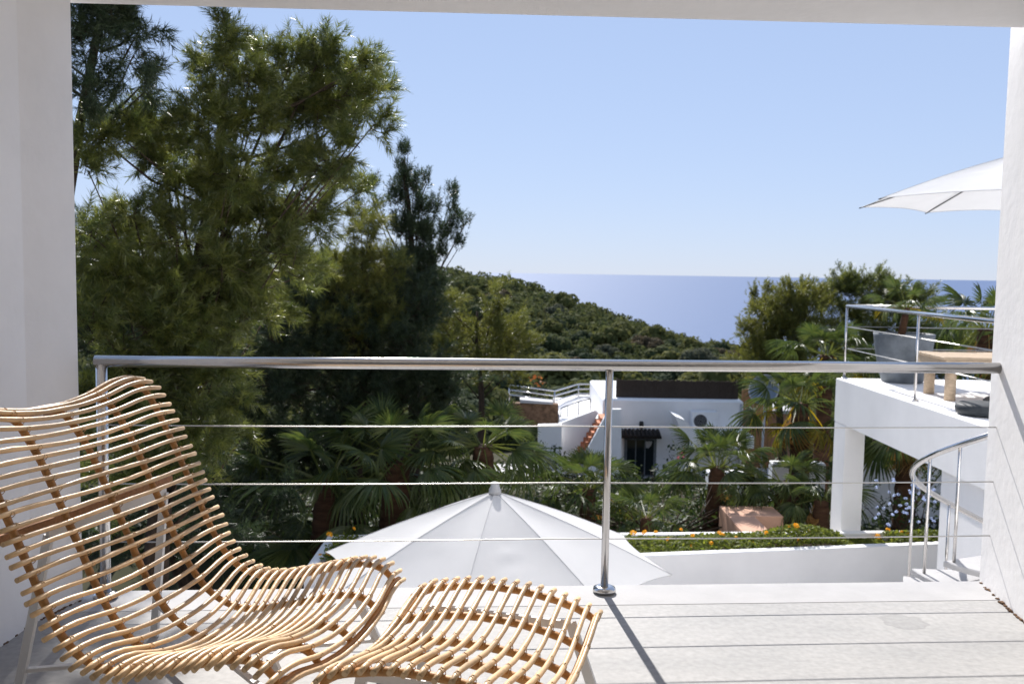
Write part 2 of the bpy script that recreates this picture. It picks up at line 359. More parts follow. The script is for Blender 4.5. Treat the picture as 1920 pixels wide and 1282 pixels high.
def pine(name, label, blobs, base, m='needle', shoot=0.22, needle=0.11, nn=34, width=0.006, dens=210, lift=0.55, squash=0.8,
         trunk_r=0.13, top=None, group=None, back=0.6, extra=(), per=9, bprob=0.45, shrink=1.0, lz=(0.62, 0.95)):
    """blobs: (px, py, radius_px, depth). Each pad of foliage is a real volume at its own distance, hung on a limb."""
    t = thing(name, label, 'tree', base, 0, group)
    B = V3(base); pts = []; rad = []
    for px, py, rp, y in blobs:
        y = y + random.uniform(-0.25, 0.25) * back
        c = P(px, py, y); r = rp * y / FPX * shrink
        pts.append(c); rad.append(r)
        if back and random.random() < bprob:
            pts.append(c + Vector((random.uniform(-.5, .5) * r, back * random.uniform(0.8, 1.5), random.uniform(-.5, .3) * r))); rad.append(r * 0.85)
    for x_, y_, z_, r_e in extra: pts.append(Vector((x_, y_, z_))); rad.append(r_e)
    pos, drs, twigs = [], [], []
    for c, r in zip(pts, rad):
        k = max(8, int(dens * r * r / (shoot * shoot) * 0.16))
        nb = max(3, k // per)                                        # branchlets fan out from the limb, shoots sit along them
        d, _q = ball(nb, 0.5); d = unit(d * np.array([1, 1, squash]) + np.array([0, 0, lift * 0.35]))
        st = np.array(c) - d * r * 0.15 + rng.normal(size=(nb, 3)) * r * 0.22
        ln = r * rng.uniform(0.55, 1.10, (nb, 1))
        idx = np.repeat(np.arange(nb), per); sp_ = rng.uniform(0.25, 1.0, (len(idx), 1)) ** 0.8
        sag_ = np.array([0, 0, -0.10]) * ln[idx] * sp_ * (1 - sp_) * 2
        pos.append(st[idx] + d[idx] * ln[idx] * sp_ + sag_ + rng.normal(size=(len(idx), 3)) * shoot * 0.18)
        drs.append(unit(d[idx] * 0.8 + np.array([0, 0, lift * 0.7]) + rng.normal(size=(len(idx), 3)) * 0.42))
        for i_ in range(nb): twigs.append((st[i_], st[i_] + d[i_] * ln[i_]))
    pos = np.concatenate(pos); drs = np.concatenate(drs)
    v, f, tt = shoots(pos, drs, shoot, needle, nn, width)
    link('crown', np_mesh('crown', v - np.array(B), f, tt), m, t)
    # trunk and limbs
    zt = max(c.z for c in pts); cx = sum(c.x for c in pts) / len(pts); cy = sum(c.y for c in pts) / len(pts)
    T = V3(top) if top else Vector((cx, cy, zt * 0.9 + 0.1 * B.z))
    tb = MB(); tr = []
    for k in range(9):
        s = k / 8; p = B.lerp(T, s) + Vector((math.sin(s * 5 + B.x) * 0.10, math.cos(s * 4) * 0.10, 0)) * (1 if 0 < k < 8 else 0)
        tr.append(p)
    tb.tube([p - B for p in tr], [trunk_r * (1 - 0.8 * k / 8) for k in range(9)], 9)
    tb.obj('trunk', 'bark', t)
    lb = MB()
    for c, r in zip(pts, rad):
        zz = B.z + (c.z - B.z) * random.uniform(*lz)
        s = max(0.05, min(0.95, (zz - B.z) / max(0.1, T.z - B.z)))
        a = B.lerp(T, s); mid = a.lerp(c, 0.55) + Vector((0, 0, -0.06 * (c - a).length))
        lr = trunk_r * random.uniform(0.09, 0.16)
        lb.tube([a - B, mid - B, c - B], [lr, lr * 0.65, lr * 0.3], 6)
    tw_r = trunk_r * 0.035
    for a_, e_ in twigs: lb.tube([Vector(a_) - B, Vector(e_) - B], [tw_r, tw_r * 0.4], 3, False)
    lb.obj('limbs', 'bark', t)
    return t

def frond_mesh(name, m, Lp=0.85, Rf=0.75, nseg=26, spread=112, droop=0.34, seed=0):
    r_ = random.Random(seed); vv = []; ff = []; tt = []
    def add(pts, t):
        i = len(vv); vv.extend(tuple(p) for p in pts); ff.append(tuple(range(i, i + len(pts)))); tt.append(t)
    # petiole
    ctr = [Vector((Lp * s, 0, -0.10 * Lp * s * s)) for s in (0, 0.35, 0.7, 1)]
    for k in range(3):
        a, b = ctr[k], ctr[k + 1]; w0, w1 = 0.022 * (1 - 0.2 * k), 0.022 * (0.8 - 0.2 * k)
        add([a + Vector((0, -w0, 0)), a + Vector((0, w0, 0)), b + Vector((0, w1, 0)), b + Vector((0, -w1, 0))], 0.9)
        add([a + Vector((0, 0, w0)), b + Vector((0, 0, w1)), b - Vector((0, 0, w1)), a - Vector((0, 0, w0))], 0.9)
    hub = ctr[-1]; da = 2 * spread / nseg
    for k in range(nseg):
        a = R(-spread + da * (k + 0.5) + r_.uniform(-1, 1)); q = abs(a) / R(spread)
        L = Rf * (1 - 0.30 * q) * r_.uniform(0.88, 1.06); tn = r_.random() * 0.55 + (0.3 if r_.random() < 0.12 else 0)
        d = Vector((math.cos(a), math.sin(a), 0)); n = Vector((-math.sin(a), math.cos(a), 0))
        wid = lambda s: (L * s * math.tan(R(da / 2)) * 1.06 if s < 0.55 else L * 0.55 * math.tan(R(da / 2)) * (1 - (s - 0.55) / 0.45) ** 0.8)
        drp = droop * r_.uniform(0.7, 1.4)
        def pt(s, side):
            z = -drp * L * (s ** 2.4) - 0.10 * L * q * s + (0.018 if side else -0.012) * (1 if s < 0.9 else 0.3) * (s + 0.2)
            return hub + d * (L * s * (1 - 0.10 * drp * s)) + n * (side * wid(s)) + Vector((0, 0, z))
        st = (0.04, 0.30, 0.55, 0.80, 1.0)
        for u, w in zip(st[:-1], st[1:]):
            for sd in (-1, 1):
                if w == 1.0: add([pt(u, 0), pt(u, sd), pt(w, 0)][::sd], tn)
                else: add([pt(u, 0), pt(u, sd), pt(w, sd), pt(w, 0)][::sd], tn)
    me = bpy.data.meshes.new(name); me.from_pydata(vv, [], ff); me.update()
    at = me.attributes.new('tint', 'FLOAT', 'FACE'); at.data.foreach_set('value', tt)
    me.materials.append(M[m]); return me
FR = [frond_mesh('frond', 'frond', 0.95, 0.75, 28, 112, d, s) for s, d in ((1, .30), (2, .55), (3, .85))]
FR_DRY = [frond_mesh('frond', 'frond_dry', 0.8, 0.7, 22, 90, 0.9, 5), frond_mesh('frond', 'frond_dry', 0.7, 0.7, 20, 70, 1.2, 6)]
FR_GOLD = [frond_mesh('frond', 'frond_gold', 0.9, 0.72, 26, 110, 0.5, 8)]
def palm(label, crown, ground_z, size=1.0, n=22, el=(78, -35), dry=0, gold=0, trunk_r=0.16, rz=0.0, seed=0, cat='palm', name='fan_palm'):
    """crown = the point the fronds spring from"""
    r_ = random.Random(seed); c = V3(crown); base = Vector((c.x + r_.uniform(-.1, .1), c.y, ground_z))
    t = thing(name, label, cat, base)
    if c.z - ground_z > 0.08:
        tb = MB(); k = max(6, int((c.z - ground_z) / 0.09)); pts = []; rr = []
        for i in range(k + 1):
            s = i / k; pts.append(Vector((0, 0, 0)).lerp(c - base, s)); rr.append(trunk_r * (1.15 - 0.3 * s) * (1.0 if i % 2 else 1.10))
        tb.tube(pts, rr, 12); tb.obj('trunk', 'palm_trunk', t)
    tot = n + dry
    for i in range(tot):
        az = rz + i * 2.39996 + r_.uniform(-.25, .25)
        s = i / max(1, n - 1)
        if i < n:
            e = el[0] + (el[1] - el[0]) * (s ** 0.9) + r_.uniform(-14, 14)
            me = FR_GOLD[0] if i >= n - gold else FR[0 if s < .35 else (1 if s < .75 else 2)]
            sc = size * (0.72 + 0.33 * min(1, s * 2.2)) * r_.uniform(.9, 1.1)
        else:
            e = r_.uniform(-82, -58); me = FR_DRY[i % 2]; sc = size * r_.uniform(.75, 1.0)
        o = link('frond', me, None, t, loc=c - base + Vector((math.cos(az), math.sin(az), 0)) * trunk_r * 0.5)
        o.rotation_mode = 'XYZ'; o.rotation_euler = (R(r_.uniform(-40, 40)), -R(e), az); o.scale = (sc, sc, sc)
    return t


# ================================================================== THE SETTING
# ---- terrain: garden, slope, valley and wooded ridge, one sheet down to the sea
RX = [-400, -120, -60, -22, 4.5, 25, 46.7, 66.4, 86.1, 130, 200, 500]
RZ = [-22, -3, -0.4, -0.2, -4.2, -11, -20, -26.5, -33, -47, -75, -150]
def terrain_z(x, y):
    ridge = np.interp(x, RX, RZ)
    prof_y = [0, 5.0, 12.5, 13.5, 18, 29, 36, 60, 150]
    prof_z = [-2.95, -2.95, -2.95, -2.75, -3.6, -5.2, -6.2, -10, -19]
    near = np.interp(y, prof_y, prof_z)
    t = np.clip((y - 150) / 180, 0, 1); t = t * t * (3 - 2 * t) * 0.35 + t * 0.65
    z = np.where(y <= 150, near, -19 * (1 - t) + ridge * t)
    t2 = np.clip((y - 330) / 900, 0, 1)
    z = np.where(y > 330, ridge * (1 - t2) + (-190) * t2 - 12 * np.clip((y - 330) / 60, 0, 1), z)
    return z + np.where(y > 40, 0.8 * np.sin(x * 0.07 + y * 0.031) + 0.6 * np.sin(y * 0.11 - x * 0.05), 0)
def tz(x, y): return float(terrain_z(np.array(float(x)), np.array(float(y))))
gx = np.unique(np.r_[np.linspace(-40, 45, 60), np.linspace(-500, 650, 116)])
gy = np.unique(np.r_[np.linspace(-6, 40, 47), np.linspace(40, 400, 91), np.linspace(400, 1300, 31)])
XX, YY = np.meshgrid(gx, gy, indexing='ij'); ZZ = terrain_z(XX, YY)
nx, ny = len(gx), len(gy); I = np.arange(nx * ny).reshape(nx, ny)
tf_ = np.stack([I[:-1, :-1], I[1:, :-1], I[1:, 1:], I[:-1, 1:]], -1).reshape(-1, 4)
struct(link('terrain', np_mesh('terrain', np.stack([XX, YY, ZZ], -1).reshape(-1, 3), tf_, smooth=True), 'earth'))
sea = MB(); sea.face([(-150000, 300, -128), (150000, 300, -128), (150000, 250000, -128), (-150000, 250000, -128)])
struct(sea.obj('sea', 'sea'))

# ---- our balcony: floor, ledge, walls, ceiling
RA, RB = Vector((-1.69, 3.70, 0)), Vector((2.152, 4.0, 0))           # the railing line
RD = (RB - RA).normalized(); RN = Vector((-RD.y, RD.x, 0))            # along, outward
def rl(s, o, z=0.0): return RA + RD * s + RN * o + Vector((0, 0, z))
RLEN = (RB - RA).length
fl = MB()
a, b = rl(-0.6, -0.06), rl(RLEN + 0.6, -0.06)
fl.prism([(-3.2, -2.2), (3.2, -2.2), (b.x, b.y), (a.x, a.y)], -0.28, -0.002)
struct(fl.obj('balcony_floor', 'concrete'))
ld = MB(); q = [rl(-0.6, -0.149), rl(RLEN + 0.6, -0.149), rl(RLEN + 0.6, 0.09), rl(-0.6, 0.09)]
ld.prism([(p.x, p.y) for p in q], -0.30, -0.0005, 0.0005)
struct(ld.obj('ledge', 'coping'))
w = MB(); w.prism([(-1.865, -2.2), (-1.85, 3.42), (-1.782, 3.69), (-2.6, 3.60), (-2.6, -2.2)], -0.02, 2.6)
struct(w.obj('wall_left', 'plaster'))
w = MB(); w.prism([(2.55, -2.2), (2.55, 4.12), (2.186, 4.095), (2.105, 3.55), (2.00, 2.2), (1.98, -2.2)], -0.02, 2.6)
struct(w.obj('wall_right', 'plaster'))
w = MB(); w.box((-2.5, -2.4, -0.02), (2.5, -2.2, 2.6)); struct(w.obj('wall_back', 'plaster'))
c0, c1 = Vector((-2.6, 3.741, 0)), Vector((2.6, 3.928, 0))
w = MB(); w.prism([(-2.6, -2.4), (2.6, -2.4), (c1.x, c1.y), (c0.x, c0.y)], 2.455, 2.75)
struct(w.obj('ceiling', 'plaster'))
# crumbled plaster at the foot of the walls
for pts in ([(-1.862, 3.05), (-1.852, 3.42), (-1.79, 3.66)], [(2.112, 3.50), (2.14, 3.8), (2.182, 4.06)]):
    m_ = MB(); cr = spline(pts, 40)
    sgn = 1 if pts[0][0] < 0 else -1
    for k in range(46):
        p = cr[random.randrange(40)]; s = random.uniform(.002, .007)
        m_.box((p[0] + sgn * random.uniform(0, .012) - s, p[1] - s, -0.006), (p[0] + sgn * random.uniform(0, .012) + s, p[1] + s, s * random.uniform(.3, 1.0)))
    o = stuff(m_.obj('plaster_crumbs', 'stone'))
    tag(o, 'brown plaster crumbs along the foot of the %s balcony wall' % ('left' if sgn > 0 else 'right'), 'rubble')

# ---- unseen house front around the balcony, added to bounce sunlight onto deck and planter
w = MB(); w.box((2.553, 3.6, -2.95), (9.4, 4.08, 6.2)); w.box((-2.6, 3.2, 2.753), (2.55, 3.75, 6.2)); w.box((-2.6, 3.05, -2.95), (2.55, 3.5, -0.302))
struct(w.obj('unseen_house_front', 'plaster_warm'))
# ---- lower terrace
w = MB(); w.box((-2.75, 3.2, -3.3), (7.5, 11.2, -2.72)); struct(w.obj('lower_terrace_floor', 'coping'))

# ================================================================== OUR RAILING
rail = thing('balcony_railing', 'stainless steel balcony railing with round handrail and three cables', 'railing', RA)
HZ, HR = 1.0, 0.0245
h = MB()
pp = [rl(0, 0, 0) - RA + Vector((0, 0, z)) for z in ()]
h.tube([rl(-0.0245, 0, HZ) - RA, rl(RLEN * .25, 0, HZ) - RA, rl(RLEN * .5, 0, HZ) - RA, rl(RLEN * .75, 0, HZ) - RA, rl(RLEN + 0.02, 0, HZ) - RA], HR, 24)
h.obj('handrail', 'steel', rail)
for s, flg in ((0.0, True), (2.118, True)):
    m_ = MB(); rr = 0.0225 if s == 0 else 0.0165
    m_.tube([rl(s, 0, 0.006) - RA, rl(s, 0, 0.5) - RA, rl(s, 0, HZ - 0.01) - RA], rr, 18)
    p_ = m_.obj('post', 'steel', rail)
    f_ = MB(); c = rl(s, 0, 0.006) - RA
    f_.lathe([(0.050, 0.0), (0.050, 0.010), (0.047, 0.017), (0.036, 0.022), (0.030, 0.024), (0.026, 0.024)], 28, c)
    fo = f_.obj('base_flange', 'steel', p_)
for z in (0.2406, 0.4876, 0.7345):
    m_ = MB(); n_ = 12
    m_.tube([rl(RLEN * k / n_ + (0.02 if k == n_ else 0), 0, z - 0.004 * math.sin(math.pi * ((k / n_ * 2) % 1))) - RA for k in range(n_ + 1)], 0.0028, 8)
    m_.obj('cable', 'cable', rail)

# ================================================================== RATTAN CHAIR AND FOOTSTOOL
def rattan_shell(t, prof, w, n_rods, ribs, amp, csec, over=1.0, rr=0.0079, rib_r=0.0115, cap=True):
    """prof: (f, z) points at the side edges; rods run across (local Y), ribs along"""
    U = 140; C = spline(prof, U)
    tan = np.gradient(C, axis=0); tan /= np.linalg.norm(tan, axis=1)[:, None]
    N = np.stack([-tan[:, 1], tan[:, 0]], 1)                       # towards the sitter
    vt = np.linspace(0, 1.06, 200); ker = np.hanning(41); ker /= ker.sum()
    def table(vals):                                              # smooth cross-section: offset from the side edge
        q = np.interp(np.r_[-vt[::-1], vt], np.r_[-np.array(csec[0])[::-1], csec[0]], np.r_[np.array(vals)[::-1], vals])
        return np.convolve(np.pad(q, 20, 'edge'), ker, 'valid')[200:]
    tf1, tz1 = table(csec[1]), table(csec[2])
    A = np.interp(np.linspace(0, 1, U), amp[0], amp[1])
    def S(u, v, off=0.0):
        i = u * (U - 1); k = int(min(U - 2, math.floor(i))); q = i - k
        c = C[k] * (1 - q) + C[k + 1] * q; n = N[k] * (1 - q) + N[k + 1] * q; a_ = A[k] * (1 - q) + A[k + 1] * q
        av = abs(v); p = c + n * off + np.array([np.interp(av, vt, tf1) * (0.15 + 0.85 * max(0.0, min(1.0, (u - .42) / .2))), np.interp(av, vt, tz1) * a_])
        return Vector((p[0], v * w / 2, p[1]))
    us = [i / (n_rods - 1) for i in range(n_rods)]
    for i, u in enumerate(us):
        m_ = MB(); pts = []; ra = []; e0, e1 = random.uniform(-.012, .012), random.uniform(-.012, .012)
        ph, am = random.uniform(0, 6), random.uniform(0, .0028); nod = random.randrange(11)
        for k in range(25):
            v = -1 + 2 * k / 24; vv = v * over + (e0 if v < 0 else e1) * abs(v)
            uu = min(1, max(0, u + am * math.sin(v * 4 + ph)))
            pts.append(S(uu, vv)); ra.append(rr * (1 + 0.05 * math.sin(k * 1.7 + ph)) * (0.97 + 0.05 * random.random()) * (1.13 if (k + nod) % 11 == 0 else 1))
        m_.tube(pts, ra, 8); m_.obj('rod', 'rattan', t)
        if cap and i in (0, n_rods - 1):                        # the edges carry a doubled rod
            m2 = MB(); du = 0.006 if i == 0 else -0.006
            m2.tube([S(min(1, max(0, u + du)), v, -0.013) for v in np.linspace(-.97, .97, 25)], rr * 1.25, 8); m2.obj('edge_rod', 'rib', t)
    bd = MB()
    for v in ribs:
        m_ = MB(); m_.tube([S(u, v, -(rr + rib_r) * 0.93) for u in np.linspace(0.0, 1.0, 70)], [rib_r * (1 + .05 * math.sin(k * .9)) for k in range(70)], 10)
        m_.obj('rib', 'rib', t)
        for i, u in enumerate(us):                              # lashings
            c = S(u, v, -rib_r * 0.75); d0 = (S(min(1, u + .004), v) - S(max(0, u - .004), v)).normalized()
            n_ = (S(u, v, 0.01) - S(u, v, 0)).normalized(); y_ = Vector((0, 1, 0))
            for s_ in (-1, 1):
                ring = []
                for k in range(9):
                    a_ = 2 * math.pi * k / 8
                    ring.append(c + y_ * (s_ * 0.0045) + n_ * math.sin(a_) * (rib_r * .75 + rr + .0008) + d0 * math.cos(a_) * (rr + .0012) + y_ * s_ * .006 * math.cos(a_))
                bd.tube(ring, 0.0013, 4, caps=False)
    stuff(bd.obj('lashings', 'binding', t))
    return S

PSI = R(-14); F0, T0 = -1.70, 2.48
def ft(f, t_, z=0.0):   # chair measurements: along the seat, across it
    return Vector((f * math.cos(PSI) - t_ * math.sin(PSI), f * math.sin(PSI) + t_ * math.cos(PSI), z))
ch = thing('lounge_chair', 'curved natural rattan rod lounge chair on a white metal frame', 'chair', ft(F0, T0), PSI)
prof = [(-2.245, .968), (-2.205, .966), (-2.155, .945), (-2.10, .875), (-2.043, .775), (-1.985, .662), (-1.93, .555), (-1.885, .462), (-1.835, .375), (-1.775, .315),
        (-1.705, .288), (-1.63, .287), (-1.54, .306), (-1.44, .332), (-1.345, .358), (-1.275, .368), (-1.220, .358), (-1.182, .330), (-1.163, .297)]
prof = [(f - F0 + 0.045, z) for f, z in prof]
CS = ([0, .2, .44, .7, .86, 1.06], [.030, .029, .025, .012, .004, -.002], [-.055, -.052, -.030, .012, .016, -.006])
CS2 = (CS[0], [0] * 6, [-.060, -.056, -.036, -.008, .006, -.006])
Sc = rattan_shell(ch, prof, 0.95, 43, (-.86, -.44, 0, .44, .86), ([0, .08, .18, .40, .52, .62, .85, 1], [.8, .5, .1, .1, .5, 1.0, 1.0, .7]), CS)
fm = lambda f, t_, z: Vector((f - F0, t_ - T0, z))
TN, TFR = 2.32, 2.90
for tt_, fr_ in ((TN, -2.19), (TFR, -2.10)):
    m_ = MB(); m_.bar(fm(-2.05, tt_, .555), fm(fr_, tt_, 0.0), 0.014, 0.030, (1, 0, 0)); m_.obj('leg', 'white_metal', ch)
    m_ = MB(); m_.bar(fm(-1.26, tt_ - .05, .27), fm(-1.12, tt_ - .05, 0.0), 0.014, 0.030, (1, 0, 0)); m_.obj('leg', 'white_metal', ch)
m_ = MB(); m_.bar(fm(-2.16, TN, .11), fm(-1.19, TFR - .05, .11), 0.02, 0.012); m_.obj('brace', 'white_metal', ch)
m_ = MB(); m_.bar(fm(-2.09, TFR, .124), fm(-1.19, TN - .05, .124), 0.02, 0.012); m_.obj('brace', 'white_metal', ch)
m_ = MB(); m_.bar(fm(-2.05, TN - .007, .555), fm(-2.05, TFR + .007, .555), 0.012, 0.040, (0, 0, 1)); m_.obj('back_support', 'white_metal', ch)
m_ = MB(); m_.bar(fm(-2.035, T0 - .40, .60), fm(-2.035, T0 + .44, .60), 0.016, 0.028, (0, 0, 1)); m_.obj('cross_slat', 'wood', ch)
m_ = MB(); m_.bar(fm(-1.27, TN - .05, .262), fm(-1.27, TFR - .05, .262), 0.014, 0.026); m_.obj('seat_rail', 'white_metal', ch)

PSO = R(-16); FO, TO = -0.76, 2.71 - 0.37
def fo_(f, t_): return Vector((f * math.cos(PSO) - t_ * math.sin(PSO), f * math.sin(PSO) + t_ * math.cos(PSO), 0))
st = thing('footstool', 'small arched rattan rod footstool in front of the lounge chair', 'footstool', fo_(FO, TO), PSO)
po = [(-1.085, .335), (-1.065, .362), (-1.03, .382), (-.99, .392), (-.94, .402), (-.88, .411), (-.80, .414), (-.72, .411), (-.64, .401), (-.56, .383), (-.51, .365), (-.475, .345)]
So = rattan_shell(st, [(f - FO, z) for f, z in po], 0.74, 17, (-.88, -.42, 0.0, .42, .88), ([0, .5, 1], [.85, .8, .7]), CS2)
for sx, fx in ((-1, -.99), (1, -.545)):
    for sd in (-1, 1):
        m_ = MB(); m_.bar(Vector((fx - FO, sd * .25, .345)), Vector((fx - FO + sx * .06 + (.06 if sx > 0 else 0), sd * .27, 0)), 0.014, 0.030, (1, 0, 0)); m_.obj('leg', 'white_metal', st)
for sd in (-1, 1):
    m_ = MB(); m_.bar(Vector((-.99 - FO, sd * .25, .338)), Vector((-.545 - FO, sd * .25, .338)), 0.014, 0.024); m_.obj('seat_rail', 'white_metal', st)

# ================================================================== PARASOLS
def parasol(label, apex, rad, drop, ground_z, rot, name='parasol', n=8, ribs_mat='dark_metal', sag=0.10, base=True):
    t = thing(name, label, 'parasol', (apex[0], apex[1], ground_z)); z0 = apex[2] - ground_z
    cor = [Vector((rad * math.cos(rot + 2 * math.pi * k / n), rad * math.sin(rot + 2 * math.pi * k / n), z0 - drop)) for k in range(n)]
    top = Vector((0, 0, z0))
    for k in range(n):
        a, b = cor[k], cor[(k + 1) % n]; m_ = MB(); rows = 36; cols = 14; grid = []
        for i in range(rows + 1):
            s = i / rows; row = []
            for j in range(cols + 1):
                q = j / cols; e = a.lerp(b, q)
                mid = 4 * q * (1 - q)
                e = e * (1 - sag * mid) + Vector((0, 0, (z0 - drop) * sag * mid + drop * sag * mid * 0.9))   # scalloped hem
                p = top.lerp(e, s)
                p.z += -0.030 * math.sin(math.pi * s) * mid + 0.025 * math.sin(math.pi * s) + 0.005 * math.sin(9 * s + k * 2) * mid + 0.007 * math.sin(34 * s + 5 * q) * math.exp(-((s - .55) / .13) ** 2 - ((q - .42) / .16) ** 2) * (1 if k % 3 == 0 else .35)
                row.append(p)
            grid.append(row)
        for i in range(rows):
            for j in range(cols):
                if i == 0: m_.face([grid[0][j], grid[1][j], grid[1][j + 1]], True)
                else: m_.face([grid[i][j], grid[i + 1][j], grid[i + 1][j + 1], grid[i][j + 1]], True)
        me = m_.mesh('canopy_panel'); bm = bmesh.new(); bm.from_mesh(me); bmesh.ops.remove_doubles(bm, verts=bm.verts, dist=1e-4); bm.to_mesh(me); bm.free()
        pn_ = link('canopy_panel', me, 'canvas', t)
        sm_ = MB(); sm_.tube([g_[0] + Vector((0, 0, .002)) for g_ in grid[::4]], .002, 5); sm_.obj('seam', 'canvas', pn_)
        hm_ = MB(); hm_.tube([p for p in grid[-1]], .004, 5); hm_.obj('hem', 'canvas', pn_)
        r_ = MB(); r_.tube([top + Vector((0, 0, -.05)), top.lerp(a, .5) + Vector((0, 0, -.012)), a * 1.0 + Vector((0, 0, -.012)) + Vector((a.x, a.y, 0)).normalized() * (.03 if ribs_mat == 'dark_metal' else -.01)], [.009, .009, .007], 6)
        r_.obj('rib', ribs_mat, t)
    m_ = MB(); m_.tube([Vector((0, 0, 0)), Vector((0, 0, z0 + .02))], 0.024, 14); m_.obj('pole', ribs_mat if ribs_mat != 'dark_metal' else 'dark_metal', t)
    m_ = MB(); m_.lathe([(0.055, z0 - .02), (0.05, z0 + .02), (.036, z0 + .045), (.036, z0 + .07), (.024, z0 + .08)], 20); m_.obj('finial', 'grey_plastic', t)
    if base:
        m_ = MB(); m_.lathe([(.30, 0), (.30, .05), (.27, .075), (.06, .085), (.05, .30), (.035, .31)], 28); m_.obj('base', 'dark_metal', t)
    return t
ap = P(928, 921, 7.55)
parasol('large white canvas parasol open on the lower terrace below the railing', ap, 1.50, 0.62, -2.72, R(90 + 36), sag=.07, ribs_mat='white_metal')
ap2 = Vector((5.6, 10.0, 2.80))
parasol('white canvas parasol over the upper deck, half behind the right wall', ap2, 1.72, 0.56, 0.0, R(145), sag=.05, name='parasol')

# ================================================================== UPPER DECK ON THE RIGHT
DX = 4.52
dk = thing('terrace_deck', 'white raised terrace with portal column beyond the spiral stair', 'terrace', (DX, 9, -2.72))
def dbox(name, a, b, m='plaster_warm', bev=0.01):
    o_ = Vector((DX, 9, -2.72)); mm = MB(); mm.box(V3(a) - o_, V3(b) - o_, bev); return mm.obj(name, m, dk)
dbox('slab', (DX, 5.9, -0.60), (9.5, 12.5, 0.0))
dbox('column', (DX + .002, 12.08, -2.72), (4.79, 12.49, -0.602))
dbox('support_wall', (DX + .06, 6.3, -2.72), (5.2, 9.45, -0.602))
dr = thing('deck_railing', 'stainless steel railing around the edge of the upper deck', 'railing', (4.60, 12.42, 0))
o_ = Vector((4.60, 12.42, 0))
m_ = MB(); m_.tube([Vector((4.60, 6.9, 1.0)) - o_, Vector((4.60, 9.6, 1.0)) - o_, Vector((4.60, 12.42, 1.0)) - o_], .024, 14); m_.obj('handrail', 'steel', dr)
m_ = MB(); m_.tube([Vector((4.60, 12.42, 1.0)) - o_, Vector((9.4, 12.42, 1.0)) - o_], .024, 14); m_.obj('handrail', 'steel', dr)
for x_, y_ in ((4.60, 12.42), (4.60, 10.22), (4.60, 8.1), (6.9, 12.42), (9.2, 12.42)):
    m_ = MB(); m_.tube([Vector((x_, y_, 0)) - o_, Vector((x_, y_, .985)) - o_], .016, 10); p_ = m_.obj('post', 'steel', dr)
    m_ = MB(); m_.lathe([(.045, 0), (.045, .012), (.03, .02), (.02, .021)], 16, Vector((x_, y_, 0)) - o_); m_.obj('base_flange', 'steel', p_)
for z_ in (.42, .72):
    m_ = MB(); m_.tube([Vector((4.60, 6.9, z_)) - o_, Vector((4.60, 12.42, z_)) - o_, Vector((9.2, 12.42, z_)) - o_], .007, 6); m_.obj('cable', 'cable', dr)

# pot with a young palm
pc = G(1691, 716); pc.z = 0
pt = thing('plant_pot', 'big tapered grey pot holding a young palm on the deck', 'pot', pc)
m_ = MB(); m_.lathe([(.235, 0), (.26, .01), (.31, .18), (.355, .40), (.385, .62), (.39, .655), (.365, .66), (.355, .60), (.34, .56)], 36); m_.obj('body', 'pot', pt)
m_ = MB(); m_.lathe([(.345, .555), (.345, .575)], 28); m_.obj('soil', 'soil', pt)
palm('young palm with slim orange trunk growing in the grey pot', (pc.x + .02, pc.y, 1.0), .57, size=0.33, n=15, el=(82, -12), trunk_r=.045, seed=21, gold=2, name='potted_palm')

# low teak table
tc = Vector((5.56, 10.6, 0)); rz = R(-4)
tb = thing('low_table', 'low chunky teak table with thick round-edged legs on the deck', 'table', tc, rz)
for k in range(6):
    m_ = MB(); m_.box((-.62, -.42 + k * .143, .475), (.62, -.42 + k * .143 + .128, .51), .006); m_.obj('slat', 'teak', tb)
for sy in (-1, 1):
    m_ = MB(); m_.box((-.60, sy * .40 - .03, .35), (.60, sy * .40 + .03, .472)); m_.obj('apron', 'teak', tb)
for sx in (-1, 1):
    m_ = MB(); m_.box((sx * .57 - .03, -.368, .352), (sx * .57 + .03, .368, .470)); m_.obj('apron', 'teak', tb)
    for sy in (-1, 1):
        m_ = MB(); m_.tube([(sx * .49, sy * .31, 0), (sx * .49, sy * .31, .47)], .062, 14); m_.obj('leg', 'teak', tb)
fc = G(1842, 778); fc.z = 0
m_ = MB(); m_.lathe([(.20, 0), (.25, .02), (.265, .07), (.255, .11), (.22, .125), (.05, .13)], 30)
o = m_.obj('floor_pouf', 'charcoal', loc=fc); tag(o, 'low round charcoal pouf on the deck near the wall', 'pouf')

# spiral staircase
SC = Vector((4.08, 7.02, -2.72)); SR = .83
sp = thing('spiral_staircase', 'spiral staircase with curved stainless handrail rising to the deck', 'staircase', SC)
hz = lambda th: -.03 + .0072 * (th - 180) + 2.72
def cyl(th, r, z): return Vector((r * math.cos(R(th)), r * math.sin(R(th)), z))
m_ = MB(); m_.tube([cyl(th, SR, hz(th)) for th in np.arange(-40, 322, 6)], .0235, 14); m_.obj('handrail', 'steel', sp)
for th in (-20, 30, 70, 105, 150, 186, 207, 233, 262, 300):
    m_ = MB(); m_.tube([cyl(th, SR - .01, hz(th) - .95), cyl(th, SR - .01, hz(th) - .01)], .0125, 10); m_.obj('baluster', 'steel', sp)
for k in range(15):
    th = -52 + k * 25.5; zt = hz(th + 12) - .95
    pl = [cyl(th, .06, 0)] + [cyl(th + q, SR + .03, 0) for q in (0, 7, 14, 21, 28)] + [cyl(th + 28, .06, 0)]
    m_ = MB(); m_.prism([(p.x, p.y) for p in pl], zt - .045, zt, .008); m_.obj('tread', 'coping', sp)
m_ = MB(); m_.tube([(0, 0, 0), (0, 0, 3.7)], .055, 18); m_.obj('centre_post', 'steel', sp)

